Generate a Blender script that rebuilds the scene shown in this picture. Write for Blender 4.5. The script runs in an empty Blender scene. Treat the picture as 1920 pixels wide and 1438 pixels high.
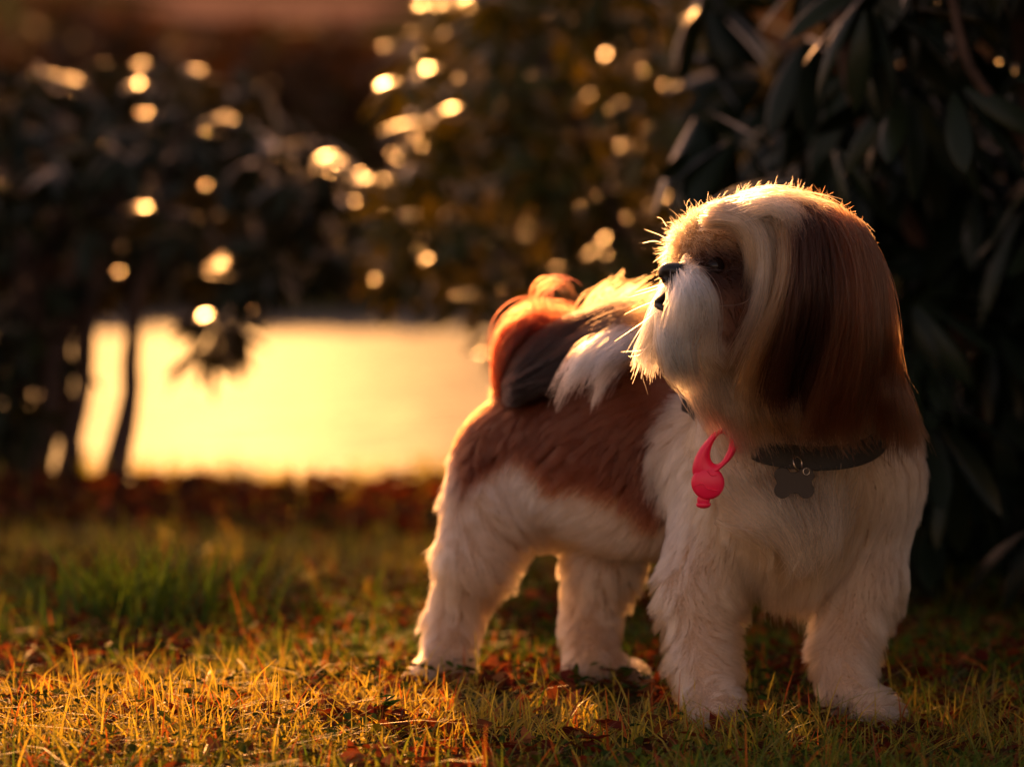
import bpy, bmesh, math, random
import numpy as np
from mathutils import Vector, Matrix, kdtree

R = math.radians
rng = np.random.default_rng(7)
random.seed(7)
scene = bpy.context.scene
col = scene.collection

# ------------------------------------------------------------------ camera, sky, sun, exposure
FPX = 5500.0                      # focal length in pixels of the 1920 px wide photograph
CAM_H = 0.338
PITCH = math.atan((719 - 500) / FPX)
cam = bpy.data.cameras.new('camera')
cam.sensor_width = 36.0
cam.lens = FPX / 1920 * 36.0
cam.clip_start, cam.clip_end = 0.05, 3000
cam.dof.use_dof = True
cam.dof.focus_distance = 2.075
cam.dof.aperture_fstop = 4.2
cam.dof.aperture_blades = 0
cam_o = bpy.data.objects.new('camera', cam)
col.objects.link(cam_o)
cam_o.location = (0, 0, CAM_H)
cam_o.rotation_euler = (R(90) - PITCH, 0, 0)
scene.camera = cam_o

SUN_EL, SUN_AZ = R(16.0), R(-6.0)         # azimuth from +Y, negative = left
SUN = np.array([math.sin(SUN_AZ) * math.cos(SUN_EL), math.cos(SUN_AZ) * math.cos(SUN_EL), math.sin(SUN_EL)])
world = bpy.data.worlds.new('World')
scene.world = world
world.use_nodes = True
wn = world.node_tree
sky = wn.nodes.new('ShaderNodeTexSky')
sky.sky_type = 'NISHITA'
sky.sun_disc = False
sky.sun_elevation = SUN_EL
sky.sun_rotation = SUN_AZ
sky.air_density, sky.dust_density, sky.ozone_density = 1.3, 1.2, 0.6
tint = wn.nodes.new('ShaderNodeMix')
tint.data_type, tint.blend_type = 'RGBA', 'MULTIPLY'
tint.inputs[0].default_value = 1.0
tint.inputs[7].default_value = (1.0, 0.57, 0.47, 1)
wn.links.new(sky.outputs[0], tint.inputs[6])
bg = wn.nodes['Background']
bg.inputs[1].default_value = 0.15
wn.links.new(tint.outputs[2], bg.inputs[0])

sl = bpy.data.lights.new('sun', 'SUN')
sl.energy = 5.0
sl.angle = R(0.5)
sl.color = (1.0, 0.41, 0.11)
so = bpy.data.objects.new('sun', sl)
so.rotation_euler = Vector(-SUN).to_track_quat('-Z', 'Y').to_euler()
col.objects.link(so)

scene.view_settings.view_transform = 'Standard'
scene.view_settings.look = 'None'
scene.view_settings.gamma = 1.0
scene.view_settings.use_curve_mapping = False
scene.view_settings.exposure = 0.95
scene.render.engine = 'CYCLES'
scene.cycles.use_denoising = True
scene.cycles.max_bounces = 18
scene.cycles.transmission_bounces = 16
scene.cycles.diffuse_bounces = 4
scene.cycles.glossy_bounces = 5
scene.cycles.sample_clamp_indirect = 6.0
scene.cycles.caustics_reflective = False
scene.cycles.caustics_refractive = False

# ------------------------------------------------------------------ helpers
cp, sp = math.cos(PITCH), math.sin(PITCH)


def P(px, py, d):
    """photograph pixel at a distance d (metres along +Y) -> point in the place"""
    u, v = (px - 960) / FPX, (719 - py) / FPX
    dx, dy, dz = u, cp + v * sp, v * cp - sp
    k = d / dy
    return np.array([dx * k, d, CAM_H + dz * k])


def to_px(p):
    """points (n,3) -> photograph pixels (n,2)"""
    x, y, z = p[:, 0], p[:, 1], p[:, 2] - CAM_H
    depth = y * cp - z * sp
    up = y * sp + z * cp
    return np.stack([960 + FPX * x / depth, 719 - FPX * up / depth], 1)


def unit(v):
    return v / np.maximum(np.linalg.norm(v, axis=-1, keepdims=True), 1e-9)


_nz = [(unit(rng.normal(size=3)) * f, rng.uniform(0, 6.28), rng.normal(size=3)) for f in
       np.geomspace(0.7, 2.2, 9)]


def vnoise(p, freq):
    """smooth vector noise, about unit size"""
    out = np.zeros_like(p)
    for w, ph, a in _nz:
        out += np.sin(p @ (w * freq) + ph)[:, None] * a
    return out / 2.6


def snoise(p, freq, seed=0):
    return vnoise(p + 13.7 * seed, freq)[:, seed % 3]


def link(name, data, parent=None, mat=None, loc=None):
    o = bpy.data.objects.new(name, data)
    col.objects.link(o)
    if parent is not None:
        o.parent = parent
    if loc is not None:
        o.location = loc
    if mat is not None and data is not None and not data.materials:
        data.materials.append(mat)
    return o


def tag(o, label=None, cat=None, group=None, kind=None):
    if label:
        o['label'] = label
    if cat:
        o['category'] = cat
    if group:
        o['group'] = group
    if kind:
        o['kind'] = kind
    return o


def mesh_from(name, verts, faces, smooth=True, attrs=None):
    m = bpy.data.meshes.new(name)
    verts = np.asarray(verts, dtype=np.float32)
    faces = np.asarray(faces, dtype=np.int32)
    n, k = faces.shape
    m.vertices.add(len(verts))
    m.vertices.foreach_set('co', verts.ravel())
    m.loops.add(n * k)
    m.loops.foreach_set('vertex_index', faces.ravel())
    m.polygons.add(n)
    m.polygons.foreach_set('loop_start', np.arange(0, n * k, k, dtype=np.int32))
    m.polygons.foreach_set('loop_total', np.full(n, k, dtype=np.int32))
    m.update(calc_edges=True)
    m.polygons.foreach_set('use_smooth', np.full(n, smooth, dtype=bool))
    for an, arr in (attrs or {}).items():
        a = m.color_attributes.new(an, 'FLOAT_COLOR', 'POINT')
        arr = np.asarray(arr, dtype=np.float32)
        if arr.shape[1] == 3:
            arr = np.concatenate([arr, np.ones((len(arr), 1), np.float32)], 1)
        a.data.foreach_set('color', arr.ravel())
    m.validate()
    return m


def new_mat(name):
    m = bpy.data.materials.new(name)
    m.use_nodes = True
    nt = m.node_tree
    return m, nt, nt.nodes['Principled BSDF'], nt.nodes['Material Output']


def simple_mat(name, color, rough=0.5, metal=0.0, sss=0.0, coat=0.0, noise=0.0, nscale=40):
    m, nt, b, out = new_mat(name)
    b.inputs['Base Color'].default_value = (*color, 1)
    b.inputs['Roughness'].default_value = rough
    b.inputs['Metallic'].default_value = metal
    if sss:
        b.inputs['Subsurface Weight'].default_value = sss
        b.inputs['Subsurface Radius'].default_value = (0.01, 0.003, 0.002)
        b.inputs['Subsurface Scale'].default_value = 0.5
    b.inputs['Coat Weight'].default_value = coat
    if noise:
        t = nt.nodes.new('ShaderNodeTexNoise')
        t.inputs['Scale'].default_value = nscale
        t.inputs['Detail'].default_value = 6
        c = nt.nodes.new('ShaderNodeTexCoord')
        nt.links.new(c.outputs['Object'], t.inputs['Vector'])
        r = nt.nodes.new('ShaderNodeValToRGB')
        r.color_ramp.elements[0].color = (*[x * (1 - noise) for x in color], 1)
        r.color_ramp.elements[1].color = (*[min(1, x * (1 + noise)) for x in color], 1)
        r.color_ramp.elements[0].position, r.color_ramp.elements[1].position = 0.3, 0.7
        nt.links.new(t.outputs['Fac'], r.inputs['Fac'])
        nt.links.new(r.outputs['Color'], b.inputs['Base Color'])
        bp = nt.nodes.new('ShaderNodeBump')
        bp.inputs['Strength'].default_value = 0.25
        bp.inputs['Distance'].default_value = 0.002
        nt.links.new(t.outputs['Fac'], bp.inputs['Height'])
        nt.links.new(bp.outputs['Normal'], b.inputs['Normal'])
    return m


def leafy_mat(name, attr=None, color=(0.05, 0.08, 0.02), color2=None, rough=0.35, trans=0.4, tcol=(0.5, 0.45, 0.05), spec=0.5,
              coat=0.0):
    """thin plant tissue: glossy top plus light coming through"""
    m, nt, b, out = new_mat(name)
    L = nt.links
    if attr:
        a = nt.nodes.new('ShaderNodeAttribute')
        a.attribute_name = attr
        src = a.outputs['Color']
    else:
        info = nt.nodes.new('ShaderNodeObjectInfo')
        geo = nt.nodes.new('ShaderNodeNewGeometry')
        no = nt.nodes.new('ShaderNodeTexNoise')
        no.inputs['Scale'].default_value = 9.0
        no.inputs['Detail'].default_value = 3
        L.new(geo.outputs['Position'], no.inputs['Vector'])
        add = nt.nodes.new('ShaderNodeMath')
        add.operation = 'MULTIPLY_ADD'
        L.new(info.outputs['Random'], add.inputs[0])
        add.inputs[1].default_value = 0.5
        L.new(no.outputs['Fac'], add.inputs[2])
        ramp = nt.nodes.new('ShaderNodeValToRGB')
        ramp.color_ramp.elements[0].position, ramp.color_ramp.elements[1].position = 0.4, 1.1
        ramp.color_ramp.elements[0].color = (*color, 1)
        ramp.color_ramp.elements[1].color = (*(color2 or color), 1)
        L.new(add.outputs[0], ramp.inputs['Fac'])
        src = ramp.outputs['Color']
    L.new(src, b.inputs['Base Color'])
    b.inputs['Roughness'].default_value = rough
    b.inputs['Specular IOR Level'].default_value = spec
    b.inputs['Coat Weight'].default_value = coat
    b.inputs['Coat Roughness'].default_value = 0.12
    tr = nt.nodes.new('ShaderNodeBsdfTranslucent')
    mx = nt.nodes.new('ShaderNodeMix')
    mx.data_type, mx.blend_type = 'RGBA', 'MULTIPLY'
    mx.inputs[0].default_value = 1.0
    L.new(src, mx.inputs[6])
    mx.inputs[7].default_value = (*[x * 4 for x in tcol], 1)
    L.new(mx.outputs[2], tr.inputs['Color'])
    ms = nt.nodes.new('ShaderNodeMixShader')
    ms.inputs[0].default_value = trans
    L.new(b.outputs[0], ms.inputs[1])
    L.new(tr.outputs[0], ms.inputs[2])
    L.new(ms.outputs[0], out.inputs['Surface'])
    return m


def hair_mat(name, rough=0.32, rrough=0.45):
    m = bpy.data.materials.new(name)
    m.use_nodes = True
    nt = m.node_tree
    nt.nodes.remove(nt.nodes['Principled BSDF'])
    h = nt.nodes.new('ShaderNodeBsdfHairPrincipled')
    h.model = 'CHIANG'
    h.parametrization = 'COLOR'
    a = nt.nodes.new('ShaderNodeAttribute')
    a.attribute_name = 'tone'
    nt.links.new(a.outputs['Color'], h.inputs['Color'])
    h.inputs['Roughness'].default_value = rough
    h.inputs['Radial Roughness'].default_value = rrough
    h.inputs['Random Roughness'].default_value = 0.2
    nt.links.new(h.outputs[0], nt.nodes['Material Output'].inputs['Surface'])
    return m


def curves_obj(name, pts, tone, radius, parent, mat, taper=0.75):
    """pts (n,k,3) strands -> one hair curves object"""
    n, k, _ = pts.shape
    hc = bpy.data.hair_curves.new(name)
    hc.add_curves([k] * n)
    hc.attributes['position'].data.foreach_set('vector', np.ascontiguousarray(pts, dtype=np.float32).ravel())
    prof = 1.0 - taper * np.linspace(0, 1, k) ** 2
    rad = (np.broadcast_to(np.asarray(radius, dtype=np.float32).reshape(-1, 1), (n, 1)) * prof[None, :])
    ra = hc.attributes.get('radius') or hc.attributes.new('radius', 'FLOAT', 'POINT')
    ra.data.foreach_set('value', np.ascontiguousarray(rad, dtype=np.float32).ravel())
    ca = hc.attributes.new('tone', 'FLOAT_COLOR', 'CURVE')
    c4 = np.concatenate([np.clip(tone, 0.004, 0.95), np.ones((n, 1))], 1).astype(np.float32)
    ca.data.foreach_set('color', c4.ravel())
    hc.materials.append(mat)
    o = bpy.data.objects.new(name, hc)
    col.objects.link(o)
    if parent is not None:
        o.parent = parent
    return o


def tube(path, radii, sides=8, cap=True):
    """swept round tube as (verts, quad faces)"""
    path = np.asarray(path, float)
    n = len(path)
    radii = np.broadcast_to(np.asarray(radii, float), (n,))
    tan = unit(np.gradient(path, axis=0))
    ref = np.array([0.0, 0.0, 1.0]) if abs(tan[0, 2]) < 0.9 else np.array([1.0, 0.0, 0.0])
    vs = []
    for i in range(n):
        a = unit(np.cross(tan[i], ref))
        b = np.cross(a, tan[i])
        ref = b
        th = np.linspace(0, 2 * math.pi, sides, endpoint=False)
        vs.append(path[i] + radii[i] * (np.cos(th)[:, None] * a + np.sin(th)[:, None] * b))
    vs = np.concatenate(vs)
    fs = []
    for i in range(n - 1):
        for j in range(sides):
            j2 = (j + 1) % sides
            fs.append((i * sides + j, i * sides + j2, (i + 1) * sides + j2, (i + 1) * sides + j))
    return vs, np.array(fs)


def join_parts(parts):
    vs, fs, o = [], [], 0
    for v, f in parts:
        vs.append(v)
        fs.append(np.asarray(f) + o)
        o += len(v)
    return np.concatenate(vs), np.concatenate(fs)


def catmull(ctrl, k):
    """resample a polyline of points smoothly to k points, even spacing"""
    c = np.asarray(ctrl, float)
    c = np.concatenate([[2 * c[0] - c[1]], c, [2 * c[-1] - c[-2]]])
    out = []
    for i in range(1, len(c) - 2):
        t = np.linspace(0, 1, 12, endpoint=False)[:, None]
        p0, p1, p2, p3 = c[i - 1], c[i], c[i + 1], c[i + 2]
        out.append(0.5 * (2 * p1 + (p2 - p0) * t + (2 * p0 - 5 * p1 + 4 * p2 - p3) * t ** 2 + (3 * p1 - p0 - 3 * p2 + p3) * t ** 3))
    out = np.concatenate(out + [c[-2][None]])
    s = np.concatenate([[0], np.cumsum(np.linalg.norm(np.diff(out, axis=0), axis=1))])
    q = np.linspace(0, s[-1], k)
    return np.stack([np.interp(q, s, out[:, i]) for i in range(out.shape[1])], 1)


# ------------------------------------------------------------------ ground, pond, far bank
POND_NEAR, POND_FAR = 4.72, 26.0
WATER_Z = -0.05


def ground_z(x, y):
    x, y = np.asarray(x, float), np.asarray(y, float)
    edge = POND_NEAR + 0.10 * np.sin(2.1 * x + 0.6) + 0.05 * np.sin(7.3 * x)
    lawn = 0.006 * np.sin(5.1 * x + 1.3 * y) + 0.005 * np.sin(9.0 * y - 4.0 * x)
    lawn = lawn * (np.abs(y) < 12)
    near = np.clip((y - edge + 0.15) / 0.6, 0, 1)
    side = np.clip((np.abs(x) - 26) / 5.0, 0, 1)
    depth = (near * near * (3 - 2 * near)) * (1 - side)
    bed = lawn * (1 - depth) - 0.7 * depth
    far = np.clip((y - POND_FAR + 1.0) / 2.5, 0, 1)
    far = far * far * (3 - 2 * far)
    hill = 2.2 + 0.105 * np.clip(y - 29, 0, 160) + 0.15 * np.sin(0.4 * x)
    return bed * (1 - far) + far * hill


def make_ground():
    ys = np.concatenate([-np.geomspace(1200, 2, 14), np.arange(-1.5, 1.6, 0.25), np.arange(1.7, 5.6, 0.06),
                         np.arange(5.8, 24, 1.0), np.arange(24, 30, 0.25), np.geomspace(31, 1500, 22)])
    xs = np.concatenate([-np.geomspace(1500, 3.2, 22), np.arange(-3, 3.01, 0.08), np.geomspace(3.2, 1500, 22)])
    X, Y = np.meshgrid(xs, ys)
    Z = ground_z(X, Y)
    v = np.stack([X, Y, Z], -1).reshape(-1, 3)
    nx, ny = len(xs), len(ys)
    i = np.arange(ny - 1)[:, None] * nx + np.arange(nx - 1)[None, :]
    f = np.stack([i, i + 1, i + 1 + nx, i + nx], -1).reshape(-1, 4)
    m, nt, b, out = new_mat('soil')
    L = nt.links
    geo = nt.nodes.new('ShaderNodeNewGeometry')
    n1 = nt.nodes.new('ShaderNodeTexNoise')
    n1.inputs['Scale'].default_value = 7
    n1.inputs['Detail'].default_value = 9
    n1.inputs['Roughness'].default_value = 0.7
    L.new(geo.outputs['Position'], n1.inputs['Vector'])
    rp = nt.nodes.new('ShaderNodeValToRGB')
    e = rp.color_ramp.elements
    e[0].position, e[0].color = 0.35, (0.045, 0.028, 0.014, 1)
    e[1].position, e[1].color = 0.7, (0.10, 0.085, 0.03, 1)
    x = rp.color_ramp.elements.new(0.52)
    x.color = (0.06, 0.055, 0.018, 1)
    L.new(n1.outputs['Fac'], rp.inputs['Fac'])
    L.new(rp.outputs['Color'], b.inputs['Base Color'])
    b.inputs['Roughness'].default_value = 1.0
    b.inputs['Specular IOR Level'].default_value = 0.0
    n2 = nt.nodes.new('ShaderNodeTexNoise')
    n2.inputs['Scale'].default_value = 90
    n2.inputs['Detail'].default_value = 8
    L.new(geo.outputs['Position'], n2.inputs['Vector'])
    bp = nt.nodes.new('ShaderNodeBump')
    bp.inputs['Strength'].default_value = 0.8
    bp.inputs['Distance'].default_value = 0.01
    L.new(n2.outputs['Fac'], bp.inputs['Height'])
    L.new(bp.outputs['Normal'], b.inputs['Normal'])
    tag(link('ground', mesh_from('ground', v, f), mat=m), kind='structure')


def make_pond():
    xs = np.linspace(-33, 33, 12)
    ys = np.linspace(POND_NEAR - 0.6, POND_FAR + 1.5, 16)
    X, Y = np.meshgrid(xs, ys)
    v = np.stack([X, Y, np.full_like(X, WATER_Z)], -1).reshape(-1, 3)
    nx = len(xs)
    i = np.arange(len(ys) - 1)[:, None] * nx + np.arange(nx - 1)[None, :]
    f = np.stack([i, i + 1, i + 1 + nx, i + nx], -1).reshape(-1, 4)
    m, nt, b, out = new_mat('pond_water')
    L = nt.links
    b.inputs['Base Color'].default_value = (0.02, 0.018, 0.012, 1)
    b.inputs['Roughness'].default_value = 0.8
    b.inputs['Specular IOR Level'].default_value = 0.0
    gl = nt.nodes.new('ShaderNodeBsdfGlossy')
    gl.inputs['Color'].default_value = (0.070, 0.077, 0.080, 1)
    gl.inputs['Roughness'].default_value = 0.5
    ad = nt.nodes.new('ShaderNodeAddShader')
    L.new(b.outputs[0], ad.inputs[0])
    L.new(gl.outputs[0], ad.inputs[1])
    L.new(ad.outputs[0], out.inputs['Surface'])
    geo = nt.nodes.new('ShaderNodeNewGeometry')
    mp = nt.nodes.new('ShaderNodeMapping')
    mp.inputs['Scale'].default_value = (2.2, 7.0, 1)
    L.new(geo.outputs['Position'], mp.inputs['Vector'])
    n1 = nt.nodes.new('ShaderNodeTexNoise')
    n1.inputs['Scale'].default_value = 1.0
    n1.inputs['Detail'].default_value = 4
    n1.inputs['Distortion'].default_value = 0.6
    L.new(mp.outputs[0], n1.inputs['Vector'])
    bp = nt.nodes.new('ShaderNodeBump')
    bp.inputs['Strength'].default_value = 1.0
    bp.inputs['Distance'].default_value = 0.07
    L.new(n1.outputs['Fac'], bp.inputs['Height'])
    L.new(bp.outputs['Normal'], gl.inputs['Normal'])
    tag(link('pond', mesh_from('pond', v, f), mat=m), kind='structure')


make_ground()
make_pond()


def far_path():
    ys = np.linspace(54, 88, 14)
    v, f = [], []
    for i, y in enumerate(ys):
        for x in (-7.6 + 0.9 * math.sin(y * 0.2), -5.0, -2.4 + 0.6 * math.sin(y * 0.31)):
            v.append((x * y / 60, y, float(ground_z(x * y / 60, y)) + 0.12))
        if i:
            a = 3 * (i - 1)
            f += [(a, a + 1, a + 4, a + 3), (a + 1, a + 2, a + 5, a + 4)]
    m = simple_mat('pale_gravel', (0.26, 0.15, 0.095), 1.0, noise=0.3, nscale=0.6)
    m.node_tree.nodes['Principled BSDF'].inputs['Specular IOR Level'].default_value = 0.0
    tag(link('gravel_path', mesh_from('gravel_path', v, f), mat=m), kind='structure')


far_path()

# ------------------------------------------------------------------ leaves and shrubs
def leaf_mesh(name, length, width, fold, droop, seg=7):
    """rhododendron leaf along +Y, upper side +Z, stalk at the origin"""
    t = np.linspace(0, 1, seg)
    w = width * 0.5 * np.sin(math.pi * np.clip(t * 0.93 + 0.05, 0, 1)) ** 0.75 * (0.55 + 0.45 * t) * 1.25
    w[0], w[-1] = width * 0.05, width * 0.02
    v = []
    cols = (-1.0, -0.55, 0.0, 0.55, 1.0)
    for i in range(seg):
        y = length * t[i]
        z = -droop * length * t[i] ** 2
        v += [(u * w[i], y, z + fold * w[i] * abs(u) - 0.75 * fold * w[i] * u * u * 1.6) for u in cols]
    f = []
    for i in range(seg - 1):
        a = 5 * i
        f += [(a + c, a + c + 1, a + c + 6, a + c + 5) for c in range(4)]
    return mesh_from(name, v, f)


LEAVES = [leaf_mesh('leaf', 1.0, 0.29, 0.55, 0.20), leaf_mesh('leaf', 1.0, 0.25, 0.80, 0.34), leaf_mesh('leaf', 1.0, 0.32, 0.45, 0.12)]
leaf_v = []
for lm in LEAVES:
    a = np.zeros(len(lm.vertices) * 3, np.float32)
    lm.vertices.foreach_get('co', a)
    leaf_v.append(a.reshape(-1, 3))
leaf_f = np.array([tuple(p.vertices) for p in LEAVES[0].polygons])


def shadow_hits_open(p):
    """True where something at p would shade the dog or the sunlit lawn in front"""
    s = (p[1] - 2.30) / SUN[1]
    q = p - SUN * s
    if -0.24 < q[0] < 0.17 and 0.02 < q[2] < 0.55 or -0.2 < q[0] < 0.34 and 0.30 < q[2] < 0.55:
        return True
    g = p - SUN * (p[2] / SUN[2])
    return -0.75 < g[0] < 0.12 and 1.7 < g[1] < 2.55


def shrub(name, label, whorls, size, mat, bark, stems, droop=(25, 70), keep_sun=True, n_parts=300, lean=None, per=(6, 9), seed=1):
    """whorls: list of points where leaves sit; every leaf that shows is an object, the hidden rest is one mass"""
    r = random.Random(seed)
    root = bpy.data.objects.new(name, None)
    root.location = tuple(stems[0][0][0])
    col.objects.link(root)
    tag(root, label, 'shrub')
    base = Vector(stems[0][0][0])
    mats = []
    for w in whorls:
        w = np.asarray(w, float)
        if keep_sun and shadow_hits_open(w) and r.random() < 0.97:
            continue
        n = r.randint(*per)
        a0 = r.uniform(0, 6.28)
        tilt = Matrix.Rotation(r.gauss(0, 0.35), 4, 'X') @ Matrix.Rotation(r.gauss(0, 0.35), 4, 'Y')
        for i in range(n):
            L = size * r.uniform(0.7, 1.15)
            dr = R(r.uniform(*droop))
            M = (Matrix.Translation(Vector(w)) @ tilt @ Matrix.Rotation(a0 + i * 6.283 / n + r.gauss(0, 0.2), 4, 'Z')
                 @ Matrix.Rotation(-dr, 4, 'X') @ Matrix.Rotation(r.gauss(0, 0.35), 4, 'Y')
                 @ Matrix.Translation((0, size * 0.12, 0)) @ Matrix.Scale(L, 4))
            if lean is not None:
                pass
            mats.append((M, r.randrange(3)))
    # those that show largest: in the frame and nearest the camera, one per cell first
    cen = np.array([(M @ Vector((0, 0.5, -0.05)))[:] for M, _ in mats])
    px = to_px(cen)
    inside = (px[:, 0] > -30) & (px[:, 0] < 1950) & (px[:, 1] > -30) & (px[:, 1] < 1300)
    cell = (px // 42).astype(int)
    order = np.argsort(cen[:, 1])
    seen, rank = {}, np.full(len(mats), 99.0)
    for i in order:
        if not inside[i]:
            continue
        c = (cell[i, 0], cell[i, 1])
        k = seen.get(c, 0)
        seen[c] = k + 1
        rank[i] = k + 0.1 * (cen[i, 1] - cen[:, 1].min())
    chosen = [i for i in np.argsort(rank)[:n_parts] if rank[i] < 99]
    cs = set(chosen)
    inv = Matrix.Translation(-base)
    for i in chosen:
        M, k = mats[i]
        o = bpy.data.objects.new('leaf', MESHES[(mat.name, k)] if (mat.name, k) in MESHES else leaf_variant(mat, k))
        o.parent = root
        o.matrix_basis = inv @ M
        col.objects.link(o)
    vs, fs, off = [], [], 0
    for i, (M, k) in enumerate(mats):
        if i in cs:
            continue
        A = np.array(inv @ M)
        v = leaf_v[k] @ A[:3, :3].T + A[:3, 3]
        vs.append(v)
        fs.append(leaf_f + off)
        off += len(v)
    if vs:
        o = link('foliage', mesh_from('foliage', np.concatenate(vs), np.concatenate(fs)), root, mat)
        tag(o, kind='stuff')
    for path, r0, r1 in stems:
        v, f = tube(catmull(path, 14) - np.array(base), np.linspace(r0, r1, 14), 7)
        if v is not None:
            link('stem', mesh_from('stem', v, f), root, bark)
    return root


MESHES = {}


def leaf_variant(mat, k):
    m = LEAVES[k].copy()
    m.materials.append(mat)
    MESHES[(mat.name, k)] = m
    return m


bark = simple_mat('bark', (0.07, 0.04, 0.028), 0.85, noise=0.5, nscale=60)
redbark = simple_mat('young_bark', (0.16, 0.045, 0.03), 0.6, noise=0.3, nscale=60)
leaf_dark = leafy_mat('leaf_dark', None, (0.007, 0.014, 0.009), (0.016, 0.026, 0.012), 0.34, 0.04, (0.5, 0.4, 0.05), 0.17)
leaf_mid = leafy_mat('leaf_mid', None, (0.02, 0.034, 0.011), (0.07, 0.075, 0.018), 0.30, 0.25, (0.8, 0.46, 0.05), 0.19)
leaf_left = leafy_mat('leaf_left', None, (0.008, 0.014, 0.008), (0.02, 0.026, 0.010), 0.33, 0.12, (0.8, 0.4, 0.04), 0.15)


def fill(n, fx, fy, fz, ok, seed):
    r = random.Random(seed)
    out = []
    while len(out) < n:
        p = np.array([r.uniform(*fx), r.uniform(*fy), r.uniform(*fz)])
        if ok(p, to_px(p[None])[0]):
            out.append(p)
    return out


# right: big dark rhododendron close behind the dog
def ok_right(p, q):
    lim = np.interp(q[1], [-200, 100, 300, 600, 900, 1250], [1270, 1300, 1390, 1470, 1580, 1730])
    return q[0] > lim + 60 * math.sin(p[2] * 17 + p[1] * 9)


wr = fill(520, (0.12, 1.25), (2.72, 3.7), (0.03, 1.15), ok_right, 3) + fill(110, (0.5, 1.1), (1.55, 2.2), (0.05, 1.0), lambda p, q: q[0] > 2020, 35) + fill(130, (0.46, 1.1), (2.1, 2.8), (0.05, 1.1), lambda p, q: q[0] > 1960, 34) + fill(260, (0.2, 1.2), (3.1, 3.9), (0.03, 0.6), ok_right, 33)  # whorls beyond the right edge are unseen, added to shade dog and lawn
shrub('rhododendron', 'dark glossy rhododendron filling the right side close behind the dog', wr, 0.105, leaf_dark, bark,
      [([(0.62, 3.25, 0.0), (0.60, 3.2, 0.3), (0.52, 3.1, 0.7), (0.45, 3.0, 1.1)], 0.02, 0.008),
       ([(0.66, 3.2, 0.0), (0.75, 3.1, 0.35), (0.8, 3.0, 0.8)], 0.018, 0.007),
       ([(0.58, 3.3, 0.0), (0.5, 3.2, 0.25), (0.36, 3.05, 0.5), (0.3, 3.0, 0.8)], 0.016, 0.006),
       ([P(1960, 330, 2.78), P(1880, 210, 2.76), P(1820, 130, 2.75), P(1790, 20, 2.75), P(1775, -80, 2.75)], 0.006, 0.004)],
      keep_sun=True, seed=11)


# middle: looser rhododendron behind the dog, overhanging the pond edge
def ok_mid(p, q):
    low = np.interp(q[0], [600, 660, 750, 775, 800, 900, 1000, 1300], [480, 512, 540, 600, 545, 575, 700, 800])
    left = np.interp(q[1], [-200, 0, 120, 260, 330, 420, 560], [640, 660, 740, 760, 660, 690, 680])
    return left < q[0] < 1420 and q[1] < low


wm = fill(480, (-0.33, 0.45), (4.25, 5.2), (0.15, 1.0), ok_mid, 5)
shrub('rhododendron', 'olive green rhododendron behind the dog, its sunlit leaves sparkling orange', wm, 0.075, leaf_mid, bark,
      [([(0.22, 4.5, 0.0), (0.20, 4.55, 0.3), (0.08, 4.6, 0.6), (-0.05, 4.65, 0.85)], 0.018, 0.006),
       ([(0.26, 4.48, 0.0), (0.32, 4.5, 0.4), (0.3, 4.5, 0.9)], 0.016, 0.006),
       ([(0.18, 4.52, 0.0), (0.1, 4.55, 0.25), (-0.1, 4.6, 0.42), (-0.2, 4.65, 0.5)], 0.012, 0.004)],
      droop=(-8, 50), seed=12)


# left: dark shrub on several thin stems, leaning over the pond
def ok_left(p, q):
    low = np.interp(q[0], [-300, 60, 120, 150, 200, 320, 380, 420, 470, 560, 640], [1000, 900, 820, 540, 505, 510, 665, 640, 540, 505, 480])
    top = np.interp(q[0], [-300, 0, 150, 350, 480, 560, 640], [-300, 20, 110, 110, 130, 220, 260])
    return top < q[1] < low and q[0] < 625


wl = fill(640, (-1.25, -0.25), (4.3, 5.2), (0.1, 1.0), ok_left, 6)
stems_l = []
for (bx, by, tx, ty, d) in ((120, 920, 150, 560, 4.7), (75, 930, 70, 560, 4.6), (35, 940, 110, 600, 4.4), (205, 905, 245, 640, 4.42), (190, 930, 262, 520, 4.5), (215, 900, 250, 560, 4.6), (60, 940, 130, 560, 4.5), (100, 930, 175, 560, 4.45), (10, 950, 40, 500, 4.5),
                            (-40, 950, 90, 560, 4.6), (150, 930, 60, 540, 4.55)):
    b0 = P(bx, by, d)
    b0[2] = -0.02
    t0 = P(tx, ty, d + 0.1)
    mid = (b0 + t0) / 2 + np.array([0.015, 0, 0])
    stems_l.append(([b0, mid, t0, t0 + np.array([0.06, 0.05, 0.25])], 0.014, 0.007))
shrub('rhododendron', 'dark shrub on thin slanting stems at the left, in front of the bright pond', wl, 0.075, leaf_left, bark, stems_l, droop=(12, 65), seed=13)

# far bank thicket, one far-off mass
def far_thicket():
    n = 9000
    x = rng.uniform(-9, 9, n)
    y = rng.uniform(25.6, 28.6, n)
    topz = 2.50 + 0.12 * np.sin(1.3 * x) + 0.1 * np.sin(3.1 * x + 1)
    z = rng.uniform(-0.05, 1, n) * topz
    c = np.stack([x, y, z], 1)
    a = unit(rng.normal(size=(n, 3)))
    b = unit(np.cross(a, rng.normal(size=(n, 3))))
    s = rng.uniform(0.12, 0.28, n)[:, None]
    v = np.stack([c - a * s, c - b * s * 0.5, c + a * s, c + b * s * 0.5], 1).reshape(-1, 3)
    f = np.arange(4 * n).reshape(-1, 4)
    m = leafy_mat('thicket_leaf', None, (0.035, 0.022, 0.014), (0.07, 0.042, 0.022), 0.7, 0.12, (0.6, 0.4, 0.1), 0.1)
    tag(link('far_thicket', mesh_from('far_thicket', v, f, False), mat=m), 'brown thicket along the far bank of the pond', None, None, 'stuff')


far_thicket()

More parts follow.
